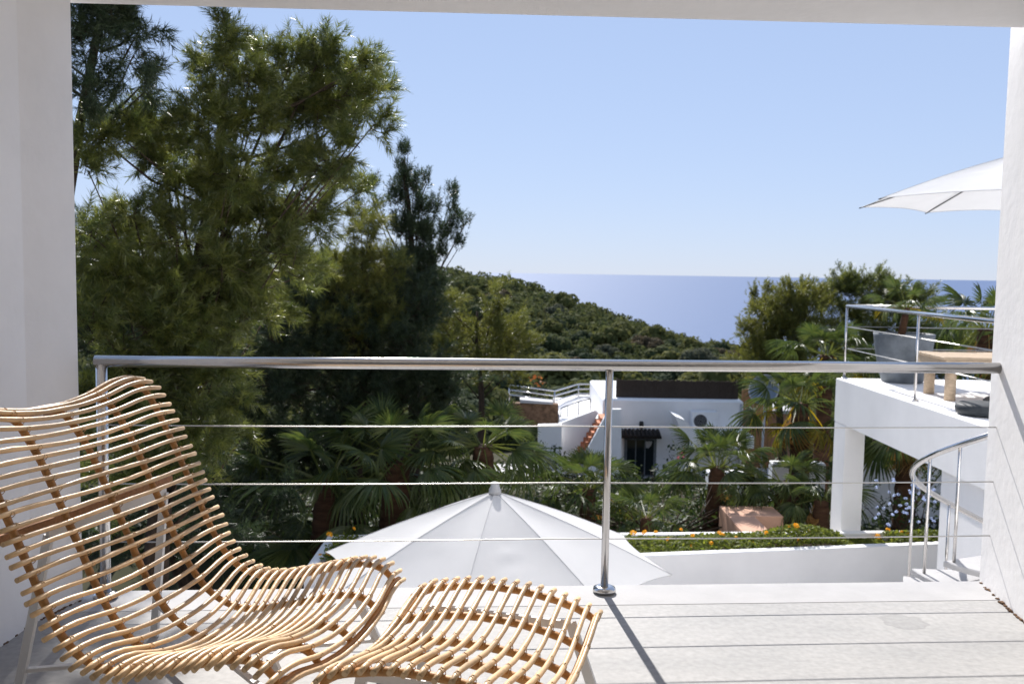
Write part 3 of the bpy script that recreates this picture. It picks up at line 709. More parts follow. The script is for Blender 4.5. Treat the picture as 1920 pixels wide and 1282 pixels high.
# ================================================================== PLANTER WITH LANTANA
def pf(x, o=0.0): return 10.907 + (x - 1.949) * .175 + o               # front line of the planter
PLN = [(-2.35, pf(-2.35)), (6.4, pf(6.4)), (6.4, pf(6.4) + .75), (-2.35, 11.42)]
pb = thing('planter', 'long white walled planter along the edge of the lower terrace', 'planter', (1.5, 11, -2.95))
o_ = Vector((1.5, 11, -2.95))
def seg_wall(name, A_, B_, thick, z0, z1, m='plaster_warm'):
    A_ = Vector((*A_, 0)); B_ = Vector((*B_, 0)); d = (B_ - A_).normalized(); n_ = Vector((-d.y, d.x, 0)) * thick
    mm = MB(); mm.prism([((p - o_).x, (p - o_).y) for p in (A_, B_, B_ + n_, A_ + n_)], z0 - o_.z, z1 - o_.z, .01); return mm.obj(name, m, pb)
seg_wall('front_wall', PLN[0], PLN[1], .13, -2.95, -2.05)
seg_wall('back_wall', (-2.35, 11.40), (6.4, 12.12), .12, -2.95, -2.045)
seg_wall('end_wall', (-2.352, 11.52), (-2.352, pf(-2.35) - .002), .12, -2.95, -2.048)
mm = MB(); mm.prism([(p[0] - o_.x, p[1] - o_.y) for p in ((-2.25, pf(-2.25) + .1), (6.3, pf(6.3) + .1), (6.3, 12.15), (-2.25, 11.45))], .3, .80); mm.obj('soil', 'soil', pb)
n = 15000; xs = rng.uniform(-2.22, 6.3, n); fr = rng.uniform(0.0, 1, n)
yf = pf(xs) + .14; yb = 11.40 + (xs + 2.35) * .0823
ys = yf + (yb - yf) * fr
hgt = .10 + .13 * (np.sin(xs * 2.3) * .5 + .5) * (np.sin(xs * 5.1 + 1) * .3 + .7) + .10 * np.exp(-((xs - 4.0) / .5) ** 2)
hgt = np.where(xs > 4.35, .16, hgt) * (np.abs(xs - 4.72) > .32)
zs = -2.12 + hgt * rng.uniform(0, 1, n) ** .5 * (1 - .35 * np.abs(fr - .5) * 2)
v, f, tt = leaves(np.stack([xs, ys, zs], 1), np.tile([0, -.25, 1.0], (n, 1)), .026)
o = stuff(link('flower_bed', np_mesh('flower_bed', v, f, tt), 'bed_leaf'))
tag(o, 'low leafy green lantana filling the white planter', 'plants')
def flower_mesh(m, r=.045, n=46, seed=0):
    d, q = ball(n, .8); q = q * np.array([1, 1, .6]) * r
    v, f, tt = leaves(q, d, r * .34, .8); me = np_mesh('flower', v, f, tt); me.materials.append(M[m]); return me
FL = [flower_mesh('petal'), flower_mesh('petal', .036)]
for k, (px, py) in enumerate([(1187, 998), (1208, 997), (1229, 997), (1277, 992), (1299, 1003), (1349, 998), (1356, 1001), (1296, 1026), (1333, 1018), (1410, 1022), (1436, 998), (1497, 1018), (1493, 985),
                              (1480, 986), (1520, 996), (1530, 1012), (1646, 1005), (1665, 992), (1690, 998), (1703, 1001), (1718, 1000), (1740, 1010), (618, 1001), (664, 990), (617, 1037), (628, 1036), (600, 1044), (1252, 1010), (1380, 1008)]):
    yy = 11.15 + (px - 1000) / 1000 * .5 + random.uniform(-.12, .12); c = P(px, py, yy)
    yy2 = pf(c.x) + .40; c = P(px, py, yy2 + random.uniform(-.15, .2))
    if c.z < -2.0: c.z = max(c.z, -2.06)
    o = link('lantana_flower', FL[k % 2], None, loc=c, rot=(random.random(), random.random(), random.random() * 6)); q_ = random.uniform(.55, .95); o.scale = (q_, q_, q_)
    stemz = c.z - (-2.12)
    tag(o, 'small orange-yellow lantana flower head above the white planter', 'flower', 'lantana flower heads in the planter')

# salmon L-shaped low wall, white garden wall
sb = thing('garden_bench', 'salmon stone L-shaped bench among the palms behind the planter', 'bench', (3.9, 14, -2.95))
o_ = Vector((3.9, 14, -2.95))
def sl(name, poly, z0, z1): mm = MB(); mm.prism([(p[0] - 3.9, p[1] - 14) for p in poly], z0 - o_.z, z1 - o_.z, .008); return mm.obj(name, 'salmon', sb)
sl('back_seat', [(3.44, 13.95), (4.31, 13.95), (4.31, 14.55), (3.44, 14.55)], -2.9, -2.36)
sl('side_seat', [(3.44, 12.9), (3.86, 12.9), (3.86, 13.948), (3.44, 13.948)], -2.9, -2.363)
gw = thing('garden_wall', 'white rendered garden wall in shade behind the palms', 'wall', (4.6, 17.5, -3.6))
for nm, x0_, x1_, z1_ in (('wall_panel', 3.9, 4.62, -2.45), ('wall_panel', 5.15, 6.2, -2.25), ('wall_panel', 6.6, 9.0, -2.2)):
    mm = MB(); mm.box((x0_ - 4.6, 0, 0), (x1_ - 4.6, .25, z1_ + 3.6), .02); mm.obj(nm, 'plaster_warm', gw)

# ================================================================== THE VILLA BELOW
VY = 29.0
mm = MB(); mm.box((-1.5, 25.2, -5.8), (9.0, 30.5, -5.14)); struct(mm.obj('villa_bounce_slab', 'coping'))  # pale slab behind the palms, added to bounce light onto the villa front
vc = P(1250, 885, VY); vc.z = -5.6
vl = thing('villa', 'white flat-roofed villa with orange stairs below the hillside', 'house', vc)
def q3(px, py, y): return P(px, py, y) - vc
def vx(px, y=VY, py=780): return P(px, py, y).x
def vz(py, y=VY, px=1200): return P(px, py, y).z
def vbox(name, a, b, m='plaster_warm', bev=0.03, parent=vl):
    mm = MB(); mm.box(V3(a) - vc, V3(b) - vc, bev); return mm.obj(name, m, parent)
def vpoly(name, pix, y, th, m='plaster_warm', parent=vl):
    mm = MB(); mm.extr([q3(px, py, y) for px, py in pix], (0, th, 0)); return mm.obj(name, m, parent)
zr = vz(748)
vbox('main_wall', (vx(1130), VY, -5.7), (vx(1393), VY + 5, zr), bev=.06)
# brushwood screen on the roof: upright bundles between posts
x0, x1 = vx(1158), vx(1386); zs0, zs1 = zr + .002, vz(714)
mm = MB()
for k in range(90):
    xx = x0 + (x1 - x0) * k / 90; mm.box((xx - vc.x, VY + .3 - vc.y + random.uniform(0, .02), zs0 - vc.z), (xx + (x1 - x0) / 90 * .96 - vc.x, VY + .34 - vc.y, zs1 - vc.z + random.uniform(-.03, .01)))
sc_ = mm.obj('roof_screen', 'screen', vl)
for k in range(5):
    xx = x0 + (x1 - x0) * k / 4; vbox('screen_post', (xx - .03, VY + .345, zs0), (xx + .03, VY + .41, zs1 + .02), 'screen', 0, parent=vl)
# door, awning, lamp
dx0, dx1 = vx(1174, VY, 850), vx(1226, VY, 850); dz1 = vz(824)
dr_ = vbox('door_frame', (dx0 - .07, VY - .05, -5.15), (dx1 + .07, VY - .003, dz1 + .07), 'pot', 0)
for k in range(3):
    a_ = dx0 + (dx1 - dx0) * k / 3 + .02; b_ = dx0 + (dx1 - dx0) * (k + 1) / 3 - .02
    mm = MB(); mm.box(V3((a_, VY - .056, -5.1)) - vc, V3((b_, VY - .051, dz1)) - vc); pn = mm.obj('pane', 'glass', dr_)
vpoly('curtain', [(1210, 827), (1223, 827), (1221, 834), (1216, 840), (1211, 839)], VY - .062, .004, 'canvas')
dp = MB(); dp.tube([V3((vx(1388), VY - .06, zr - .1)) - vc, V3((vx(1388), VY - .06, -5.1)) - vc], .035, 8); dp.obj('downpipe', 'grey_plastic', vl)
aw = MB(); ax0, ax1 = vx(1165, VY - .5, 812), vx(1241, VY - .5, 812); az1 = vz(806); az0 = vz(819, VY - .5)
aw.extr([V3((ax0, VY - .003, az1)) - vc, V3((ax0, VY - .003, az1 - .06)) - vc, V3((ax0, VY - .5, az0 - .05)) - vc, V3((ax0, VY - .5, az0)) - vc], (ax1 - ax0, 0, 0))
awo = aw.obj('awning', 'tile', vl)
for k in range(10):
    xx = ax0 + (ax1 - ax0) * (k + .5) / 10; mm = MB(); mm.tube([V3((xx, VY - .01, az1 + .01)) - vc, V3((xx, VY - .56, az0 + .01)) - vc], .055, 8); mm.obj('roof_tile', 'tile', awo)
vbox('wall_lamp', (vx(1199), VY - .12, vz(801)), (vx(1206), VY - .003, vz(789)), 'black', .02)
# right-hand fin, low roof
vpoly('fin_wall', [(1266, 780), (1284, 787), (1312, 818), (1302, 836), (1288, 836)], VY - 1.6, 1.2)
vbox('low_roof', (vx(1290), VY - 1.3, vz(800) - .4), (vx(1395), VY - .003, vz(801)))
# stairs on the left: outer wall, steps, inner flank
vpoly('stair_outer_wall', [(1048, 794), (1116, 769), (1122, 774), (1086, 842), (1086, 900), (1048, 900)], VY - .2, .2)
vpoly('stair_flank', [(1098, 848), (1142, 767), (1165, 767), (1165, 900), (1098, 900)], VY - 1.3, .18)
for k in range(8):
    s = k / 7; a_ = P(1087 + 39 * s, 842 - 62 * s, VY - .7); mm = MB()
    mm.box((a_.x - .03 - vc.x, VY - 1.1 - vc.y, a_.z - .35 - vc.z), (a_.x + .30 - vc.x, VY - .203 - vc.y, a_.z - vc.z)); mm.obj('step', 'terracotta', vl)
# roof terrace on the left with parapet, white front wall, stone wall
wz = vz(778, VY + 1)
vbox('terrace_floor', (vx(1050), VY + .003, -5.7), (vx(1129), VY + 5, wz))
pp = [P(1046, 762, 31.5), P(1060, 752, 32.5), P(1086, 742, 34), P(1160, 742, 34)]
for a_, b_ in zip(pp[:-1], pp[1:]):
    mm = MB(); d_ = (b_ - a_); d_.z = 0; mm.extr([Vector((a_.x, a_.y, wz - .05)) - vc, Vector((b_.x, b_.y, wz - .05)) - vc, b_ - vc, a_ - vc], Vector((-d_.y, d_.x, 0)).normalized() * .22); mm.obj('parapet', 'plaster_warm', vl)
vpoly('front_wall', [(1009, 797), (1053, 796), (1053, 900), (1009, 900)], VY - .8, .25)
sw = vpoly('stone_wall', [(962, 756), (1047, 758), (1047, 798), (962, 798)], VY + .8, .4, 'stone')
vpoly('coping', [(975, 749), (1037, 754), (1037, 758), (975, 755)], VY + .7, .6, 'coping')
vr = thing('roof_railing', 'dark metal railing around the villa roof terrace', 'railing', pp[0])
def poly_rail(t, pix, y, drops, r_, m='dark_metal', posts=()):
    o_ = t.location
    for d in drops:
        mm = MB(); mm.tube([P(px, py + d, yy) - o_ for (px, py), yy in zip(pix, y)], r_, 6); mm.obj('rail', m, t)
    for k in posts:
        px, py = pix[k]; mm = MB(); a_ = P(px, py, y[k]); mm.tube([a_ - o_, a_ - o_ - Vector((0, 0, .62))], r_, 6); mm.obj('post', m, t)
poly_rail(vr, [(955, 722), (1040, 733), (1085, 720), (1160, 720)], [31, 31.5, 34, 34], (0, 9, 18), .028, 'steel', (0, 1, 2, 3))
vr2 = thing('stair_railing', 'thin black railing beside the villa stairs', 'railing', P(1052, 766, 29.5))
poly_rail(vr2, [(1052, 765), (1065, 760), (1085, 753), (1107, 747)], [29.4] * 4, (0,), .018, 'black', (0, 1, 2, 3))
# air conditioner
ac0 = P(1297, 800, VY - .5); acx1 = vx(1346, VY - .5, 785); acz = vz(770, VY - .5)
ac = thing('air_conditioner', 'white outdoor air conditioner with round dark fan on the villa roof', 'air conditioner', Vector((ac0.x, VY - .5, vz(801) + .0)))
o_ = ac.location
mm = MB(); mm.box((0, 0, .04), (acx1 - ac0.x, .34, acz - o_.z), .02); mm.obj('casing', 'white_metal', ac)
mm = MB(); rr = .21; cx_ = .27; cz_ = (acz - o_.z) * .52
mm.extr([Vector((cx_ + rr * math.cos(a), -.012, cz_ + rr * math.sin(a))) for a in np.linspace(0, 2 * math.pi, 24, endpoint=False)], (0, .01, 0)); fg = mm.obj('fan_grille', 'black', ac)
mm = MB()
for k in range(4):
    r2 = .05 + k * .045; mm.tube([Vector((cx_ + r2 * math.cos(a), -.016, cz_ + r2 * math.sin(a))) for a in np.linspace(0, 2 * math.pi, 20)], .004, 4, False)
mm.obj('grille_ring', 'grey_plastic', fg)
for sx in (.06, acx1 - ac0.x - .12):
    mm = MB(); mm.box((sx, .02, 0), (sx + .06, .32, .039)); mm.obj('foot', 'black', ac)
# dish, fence, pink outbuilding to the right
dc = P(1432, 730, 25.0)
ds = thing('satellite_dish', 'large grey satellite dish with pale rim between villa and palms', 'dish', Vector((dc.x, dc.y, tz(dc.x, dc.y))))
mm = MB(); prof_d = [(.02, .16)] + [(.42 * s, .16 * (1 - s * s) * 1.0) for s in np.linspace(.15, 1, 8)]
mm.lathe([(.42 * s + .001, .17 * s * s - .17) for s in np.linspace(.05, 1, 9)] + [(.41 * s + .001, .17 * s * s - .16) for s in np.linspace(1, .05, 9)], 32)
bowl = mm.obj('bowl', 'dish', ds, loc=dc - ds.location); bowl.rotation_euler = Vector((-.55, -.75, .35)).to_track_quat('Z', 'Y').to_euler()
mm = MB(); mm.tube([Vector((.42 * math.cos(a), .42 * math.sin(a), .003)) for a in np.linspace(0, 2 * math.pi, 33)], .022, 6, False)
mm.obj('rim', 'coping', bowl)
mm = MB(); mm.tube([Vector((0, 0, 0)), dc - ds.location + Vector((.08, .1, -.1))], .035, 8); mm.obj('mast', 'grey_plastic', ds)
fn = thing('wooden_fence', 'short brown wooden fence beside the villa roof', 'fence', Vector((vx(1390, 31), 31, -5.6)))
for k in range(8):
    xx = k * .135; mm = MB(); mm.box((xx, 0, 0), (xx + .125, .03, vz(726, 31) + 5.6 + random.uniform(-.02, .02))); mm.obj('plank', 'wood', fn)
pk = thing('outbuilding', 'small pink rendered outbuilding right of the villa', 'building', Vector((vx(1392, 30), 30, -5.9)))
mm = MB(); mm.box((.1, 1.6, 0), (2.2, 3.5, vz(768, 31.6) + 5.9), .03); mm.obj('wall', 'salmon', pk)
mm = MB(); mm.box((.0, 1.2, vz(768, 31.6) + 5.902), (2.3, 3.6, vz(762, 31.6) + 5.9), .03); mm.obj('roof', 'coping', pk)
mm = MB(); mm.box((.35, 1.58, .6), (.75, 1.597, vz(775, 31.6) + 5.9)); mm.obj('window', 'glass', pk)

# ================================================================== NEAR TREES
gz = -2.95
pine('pine_tree', 'big pine with long loose needles beside the left wall', [
    (425, 70, 50, 8.2), (395, 135, 55, 8.4), (470, 150, 60, 8.6), (545, 120, 60, 8.6), (600, 110, 55, 8.5), (650, 150, 60, 8.5), (682, 120, 30, 8.5), (560, 200, 85, 8.8), (630, 205, 70, 8.6),
    (665, 262, 48, 8.3), (700, 235, 32, 8.2), (470, 235, 80, 8.5), (380, 225, 80, 8.2), (295, 235, 65, 8.0), (235, 265, 60, 7.8), (180, 255, 45, 7.7), (165, 320, 35, 7.6), (320, 310, 75, 8.0),
    (430, 330, 80, 8.4), (530, 320, 75, 8.7), (600, 310, 50, 8.6), (640, 330, 34, 8.5), (570, 395, 70, 8.8), (490, 420, 75, 8.6), (400, 400, 60, 8.2), (250, 400, 60, 7.8), (170, 440, 55, 7.7),
    (330, 440, 60, 8.0), (210, 510, 80, 7.8), (310, 530, 85, 8.0), (420, 510, 80, 8.3), (530, 480, 70, 8.6), (180, 600, 75, 7.7), (270, 620, 90, 7.9), (370, 610, 85, 8.1), (455, 590, 60, 8.4),
    (220, 700, 80, 7.8), (320, 710, 85, 8.0), (400, 710, 75, 8.0), (440, 745, 45, 7.9), (360, 790, 60, 7.8), (400, 830, 40, 7.7), (240, 800, 80, 7.8), (170, 760, 60, 7.7), (230, 900, 70, 7.9), (330, 880, 60, 8.1)],
    (-3.6, 8.6, gz), 'needle', shoot=.17, needle=.095, nn=42, width=.0074, dens=230, trunk_r=.15, top=(-2.75, 8.7, 3.1), back=.8, bprob=.4, shrink=.95)
pine('pine_tree', 'dark pine leaning in at the top left corner', [
    (200, 30, 60, 7.0), (150, 60, 45, 6.9), (265, 50, 40, 7.1), (250, 105, 40, 7.1), (175, 110, 45, 7.0), (225, 150, 26, 7.1), (160, 165, 28, 7.0), (155, 195, 18, 7.0), (230, -60, 90, 7.1), (120, -40, 90, 7.0), (330, -110, 90, 7.2), (60, 80, 80, 6.9), (20, 10, 80, 6.9)],
    (-4.2, 7.3, gz), 'needle_dark', shoot=.14, needle=.08, nn=30, width=.0065, dens=190, lift=.3, trunk_r=.10, top=(-3.4, 8.0, 4.6), back=.4, extra=[(-2.75, 9.8, 5.4, .65), (-3.4, 9.6, 5.3, .7), (-2.3, 9.6, 5.9, .5), (-3.0, 10.0, 6.1, .7), (-3.9, 9.2, 5.6, .8), (-2.9, 9.2, 4.9, .45)], lz=(.93, 1.0))
pine('conifer', 'tall dark feathery conifer standing against the sky', [
    (752, 292, 16, 16.6), (765, 290, 10, 16.6), (757, 330, 26, 16.6), (775, 350, 24, 16.6), (800, 345, 14, 16.6), (745, 380, 34, 16.6), (785, 400, 36, 16.6), (822, 390, 22, 16.6), (848, 365, 14, 16.6), (855, 400, 16, 16.6), (870, 425, 16, 16.6),
    (750, 440, 40, 16.6), (795, 450, 40, 16.6), (835, 440, 30, 16.6), (860, 465, 20, 16.6), (835, 480, 22, 16.6), (770, 500, 46, 16.6), (815, 500, 28, 16.6), (730, 500, 36, 16.6), (760, 540, 50, 16.8), (800, 540, 40, 16.8), (720, 560, 46, 16.6), (770, 590, 50, 16.8), (690, 350, 10, 16.2), (705, 390, 18, 16.2), (670, 390, 12, 16.2)],
    (P(765, 600, 16.6).x, 19, -4.0), 'needle_dark', shoot=.20, needle=.085, nn=24, width=.0105, dens=300, lift=2.4, squash=1.5, shrink=.86, per=7, trunk_r=.16, top=tuple(P(757, 300, 16.6)), back=.5)
pine('pine_tree', 'yellow-green young pine left of the dark conifer', [
    (690, 415, 34, 15), (700, 445, 40, 15), (725, 490, 42, 15), (680, 500, 44, 15), (640, 500, 40, 14.8), (610, 540, 50, 14.6), (655, 560, 55, 14.8), (715, 555, 48, 15), (740, 590, 44, 15), (600, 610, 60, 14.6), (690, 630, 60, 15), (640, 440, 26, 15), (660, 400, 16, 15)],
    (P(680, 700, 15).x, 15, -3.2), 'needle_gold', shoot=.20, needle=.10, nn=28, width=.009, dens=150, lift=.9, trunk_r=.12, back=.6)
pine('pine_tree', 'pale yellow-green pine in front of the wooded hill', [
    (935, 550, 26, 24), (925, 585, 36, 24), (900, 620, 46, 24), (950, 620, 44, 24), (975, 655, 36, 24), (900, 660, 50, 24), (855, 620, 40, 24), (850, 570, 34, 23.5), (820, 600, 40, 23), (835, 655, 54, 23), (940, 690, 60, 24), (815, 545, 24, 23)],
    (P(900, 760, 24).x, 24, -4.6), 'needle_gold', shoot=.26, needle=.12, nn=24, width=.013, dens=135, lift=.9, trunk_r=.14, back=.8)
pine('pine_tree', 'dense dark pine between the big pine and the hill', [
    (560, 560, 70, 14.5), (520, 640, 80, 14.3), (600, 670, 80, 14.5), (690, 690, 70, 14.9), (760, 650, 60, 15.1), (780, 590, 44, 15.3), (560, 740, 90, 14.3), (650, 760, 90, 14.7), (480, 720, 80, 14.1), (800, 690, 60, 15.3),
    (440, 800, 90, 13.9), (540, 850, 100, 14.3), (640, 840, 80, 14.8), (450, 900, 90, 13.9), (380, 960, 100, 13.5), (740, 740, 70, 15.3), (770, 545, 55, 15.8), (800, 580, 50, 16), (735, 520, 50, 16.2), (620, 520, 60, 15.6), (560, 500, 60, 15.2), (700, 600, 70, 15.3), (640, 600, 80, 15), (840, 720, 60, 15.5), (820, 780, 70, 15.6), (720, 820, 80, 15.5)],
    (P(600, 900, 13).x, 14.9, -3.1), 'needle_dark', shoot=.20, needle=.10, nn=30, width=.009, dens=190, lift=.6, trunk_r=.16, back=.9)
pine('pine_tree', 'shadowed pine low behind the chair', [
    (250, 960, 120, 10.5), (400, 1000, 110, 10.6), (330, 880, 110, 10.8), (180, 900, 110, 10.4), (500, 960, 90, 11.2), (150, 1020, 100, 10)],
    (P(330, 1000, 11).x, 11.4, -3.0), 'needle_dark', shoot=.20, needle=.10, nn=26, width=.008, dens=120, lift=.6, trunk_r=.12, back=.6)
pine('pine_tree', 'dark pine half hidden behind the big pine at far left', [
    (150, 420, 50, 12.5), (190, 500, 60, 12.6), (150, 560, 60, 12.4), (240, 560, 60, 12.8), (180, 640, 70, 12.5), (280, 640, 70, 12.9), (380, 620, 70, 13), (170, 740, 80, 12.4), (290, 740, 80, 12.8), (100, 480, 60, 12.2), (90, 600, 80, 12.2)],
    (P(190, 900, 12.8).x, 13.0, -3.0), 'needle_dark', shoot=.20, needle=.10, nn=28, width=.009, dens=170, lift=.6, trunk_r=.14, back=.6)
# evergreens to the right, behind the deck
pine('evergreen_tree', 'bushy olive-green evergreen right of the sea gap', [
    (1405, 615, 28, 26), (1420, 650, 44, 26), (1440, 585, 36, 26), (1432, 548, 16, 26), (1475, 570, 42, 26), (1480, 545, 20, 26), (1465, 620, 50, 26), (1510, 600, 50, 26), (1525, 560, 40, 26.5), (1515, 540, 16, 26.5), (1500, 660, 60, 26), (1440, 690, 60, 26), (1545, 640, 60, 26.5)],
    (P(1480, 760, 26).x, 26.4, -4.8), 'needle_gold', shoot=.24, needle=.10, nn=26, width=.014, dens=230, lift=1.0, trunk_r=.15, back=.9)
pine('evergreen_tree', 'wide dark-topped evergreen behind the deck railing', [
    (1560, 560, 40, 27), (1600, 545, 40, 27), (1590, 525, 24, 27), (1640, 550, 46, 27), (1680, 560, 46, 27), (1715, 575, 40, 27), (1728, 555, 20, 27), (1660, 530, 20, 27), (1600, 600, 60, 27), (1660, 610, 60, 27), (1720, 630, 60, 27), (1770, 640, 50, 27), (1620, 670, 70, 27), (1720, 690, 70, 27), (1790, 690, 60, 27), (1830, 650, 50, 27)],
    (P(1650, 760, 27).x, 27.3, -4.9), 'needle', shoot=.24, needle=.10, nn=26, width=.014, dens=230, lift=1.0, trunk_r=.15, back=.9)

# shrubs made of broad leaves
def shrub(label, blobs, base, size=.03, dens=900, m='dark_leaf', name='shrub', flowers=None):
    t = thing(name, label, 'shrub', base); B = np.array(base); ps, ns = [], []
    sb_ = MB()
    for px, py, rp, y in blobs:
        c = np.array(P(px, py, y)); r = rp * y / FPX; k = int(dens * r * r / (size / .03) ** 2)
        nc = max(4, k // 25); cd, cq = ball(nc, .4); idx = rng.integers(0, nc, k)
        q = cq[idx] * .85 + rng.normal(size=(k, 3)) * .17
        ps.append(c + q * r); ns.append(unit(q) + np.array([0, 0, .6]))
        for _ in range(4):
            d, q1 = ball(1, .7); sb_.tube([Vector((0, 0, 0)), Vector(c - B) * .6, Vector(c + q1[0] * r * .8 - B)], [.02, .012, .005], 5)
    v, f, tt = leaves(np.concatenate(ps), np.concatenate(ns), size)
    link('foliage', np_mesh('foliage', v - B, f, tt), m, t); sb_.obj('stems', 'bark', t)
    if flowers:
        fm_, pts = flowers; me = flower_mesh(fm_, .028 * pts[0][2] / 14, 26)
        for px, py, y in pts: link('flower', me, None, t, loc=P(px, py, y) - V3(base), rot=(random.random(), random.random(), random.random() * 6))
    return t
random.seed(3)
bl = [(random.uniform(1640, 1755), random.uniform(895, 985), 13.2 + random.uniform(-.25, .1)) for _ in range(46)]
shrub('dark leafy shrub covered in pale blue flowers behind the column', [(1665, 930, 42, 13.8), (1715, 920, 46, 13.8), (1750, 950, 44, 13.8), (1690, 975, 50, 13.7), (1645, 975, 40, 13.7), (1740, 880, 34, 14)], (P(1700, 1000, 13.8).x, 13.9, -2.8), flowers=('petal_blue', bl))
shrub('dark bush at the foot of the villa wall', [(1270, 850, 26, 27.2), (1250, 870, 22, 27.2), (1290, 862, 24, 27)], (P(1270, 890, 27.2).x, 27.4, -5.2), size=.06, flowers=('petal_pink', [(1277, 848, 26.4), (1272, 858, 26.4), (1285, 842, 26.4), (1282, 855, 26.5)]))
shrub('black-green bush left of the villa stairs', [(1030, 845, 26, 27.5), (1005, 830, 30, 27.5), (1055, 860, 26, 27.4), (990, 860, 34, 27.2)], (P(1025, 890, 27.5).x, 27.6, -5.2), size=.06)
shrub('rust-coloured shrub on the slope above the villa railing', [(1010, 712, 14, 44), (1022, 716, 14, 44), (1000, 708, 10, 44)], (P(1010, 735, 44).x, 44, tz(1.2, 44)), size=.12, m='orange_leaf')
shrub('low green bushes in the garden in front of the villa', [(1190, 895, 30, 24), (1150, 900, 26, 24), (1240, 890, 30, 24), (1290, 905, 34, 23), (1120, 905, 24, 24), (1330, 905, 34, 23), (1390, 880, 34, 24), (1060, 900, 36, 22), (1440, 880, 34, 22), (1020, 900, 44, 21), (1100, 915, 40, 21), (1180, 915, 40, 21), (1260, 915, 40, 21), (960, 880, 44, 22), (1480, 900, 50, 21)], (P(1200, 930, 24).x, 24.2, tz(3.4, 24)), size=.055)
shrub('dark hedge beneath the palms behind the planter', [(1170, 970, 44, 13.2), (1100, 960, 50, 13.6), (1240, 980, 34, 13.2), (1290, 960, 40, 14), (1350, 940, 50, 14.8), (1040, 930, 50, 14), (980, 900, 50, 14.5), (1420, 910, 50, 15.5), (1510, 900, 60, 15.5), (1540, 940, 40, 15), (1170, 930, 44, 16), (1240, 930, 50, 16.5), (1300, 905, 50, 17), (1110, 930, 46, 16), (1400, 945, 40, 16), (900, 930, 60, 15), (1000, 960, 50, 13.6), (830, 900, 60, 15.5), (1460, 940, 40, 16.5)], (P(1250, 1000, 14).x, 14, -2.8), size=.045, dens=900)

# ground cover over the garden soil
n = 30000; xs = rng.uniform(-12, 12, n); ys = 12.9 + 20 * rng.uniform(0, 1, n) ** 1.4; pat = np.sin(xs * 1.7 + ys) * np.sin(ys * 1.3 - xs * .6)
zs = terrain_z(xs, ys) + rng.uniform(0.0, 1.0, n) * (.10 + .22 * np.clip(pat, 0, 1))
v, f, tt = leaves(np.stack([xs, ys, zs], 1), np.tile([0, 0, 1.0], (n, 1)), .075)
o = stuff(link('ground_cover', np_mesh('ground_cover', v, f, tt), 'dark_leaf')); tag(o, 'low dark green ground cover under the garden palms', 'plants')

# ================================================================== PALMS
palm('broad shaded fan palm left of the parasol top', P(745, 862, 12.6), -2.95, size=.80, n=24, el=(70, -40), seed=1, trunk_r=.2)
palm('fan palm with sun-glinting fronds just left of the villa', P(905, 835, 12.7), -2.95, size=0.62, n=24, el=(60, -40), seed=2, gold=0)
palm('young upright fan palm in front of the villa stairs', P(1105, 915, 14.6), -2.9, size=0.56, n=22, el=(82, -30), seed=3, gold=1, trunk_r=.12, dry=2)
palm('full fan palm in front of the air conditioner', P(1345, 875, 15.2), -2.95, size=0.6, n=28, el=(86, -35), seed=4, trunk_r=.14, dry=3)
palm('small low fan palm just above the right of the parasol', P(1212, 968, 13.4), -2.85, size=0.42, n=16, el=(78, -15), seed=5, trunk_r=.1)
palm('tall fan palm with yellow lower fronds left of the deck column', P(1500, 755, 16.5), -3.1, size=0.68, n=28, el=(80, -45), gold=6, dry=8, seed=6, trunk_r=.17)
palm('fan palm rising behind the corner of the deck railing', P(1550, 665, 19.0), -3.8, size=0.7, n=22, el=(80, -30), seed=7, gold=2)
palm('dark fan palm behind the teak table at right', P(1850, 615, 16.0), -3.1, size=0.72, n=26, el=(84, -45), seed=8, dry=3)
palm('fan palm with hanging brown skirt under the deck', P(1705, 770, 15.5), -3.0, size=0.8, n=14, el=(20, -45), dry=16, seed=9)
palm('short strappy palm beside the deck column', P(1540, 935, 14.2), -2.9, size=0.45, n=14, el=(70, -10), dry=4, seed=10, trunk_r=.13)
palm('red-brown trunked palm leaning over the salmon bench', P(1470, 905, 15.0), -2.95, size=0.55, n=20, el=(75, -35), seed=12, trunk_r=.15, dry=3)
palm('dim palm under the pines above the planter end', P(610, 900, 12.6), -2.95, size=1.0, n=16, el=(70, -40), seed=13)

# ================================================================== WOODED HILL
def hill_tree_mesh(m, seed, hgt=1.0):
    global rng
    keep = rng; rng = np.random.default_rng(seed)
    lobes = 7 + seed % 4; ps, ns = [], []; NQ = 150; cores = []
    for k in range(lobes):
        a = k * 2.4 + seed; rr = rng.uniform(.35, .7); c = np.array([math.cos(a) * rr, math.sin(a) * rr, rng.uniform(.45, 1.15) * hgt])
        if k == 0: c = np.array([0, 0, 1.15 * hgt])
        n_ = NQ; d, q = ball(n_, .8); s = rng.uniform(.38, .58); cores.append((c, s))
        ps.append(c + q * s * np.array([1, 1, .78])); ns.append(d + np.array([0, 0, .35]))
    v, f, tt = leaves(np.concatenate(ps), np.concatenate(ns), .085, .75, .3)
    lob = np.repeat(rng.uniform(-.15, .35, lobes), NQ); tt = np.clip(tt * .7 + lob, 0, 1)
    me = np_mesh('hill_tree', v, f, tt)
    bm = bmesh.new(); bm.from_mesh(me)
    for c, sr in cores:
        bmesh.ops.create_icosphere(bm, subdivisions=2, radius=sr * .84, matrix=Matrix.Translation(c) @ Matrix.Diagonal((1, 1, .78, 1)))
    r_ = bmesh.ops.create_cone(bm, segments=6, radius1=.09, radius2=.04, depth=.8, matrix=Matrix.Translation((0, 0, .2)))
    for fc_ in {f_ for v_ in r_['verts'] for f_ in v_.link_faces}: fc_.material_index = 1
    bm.to_mesh(me); bm.free()
    me.materials.append(M[m]); me.materials.append(M['bark']); rng = keep
    return me
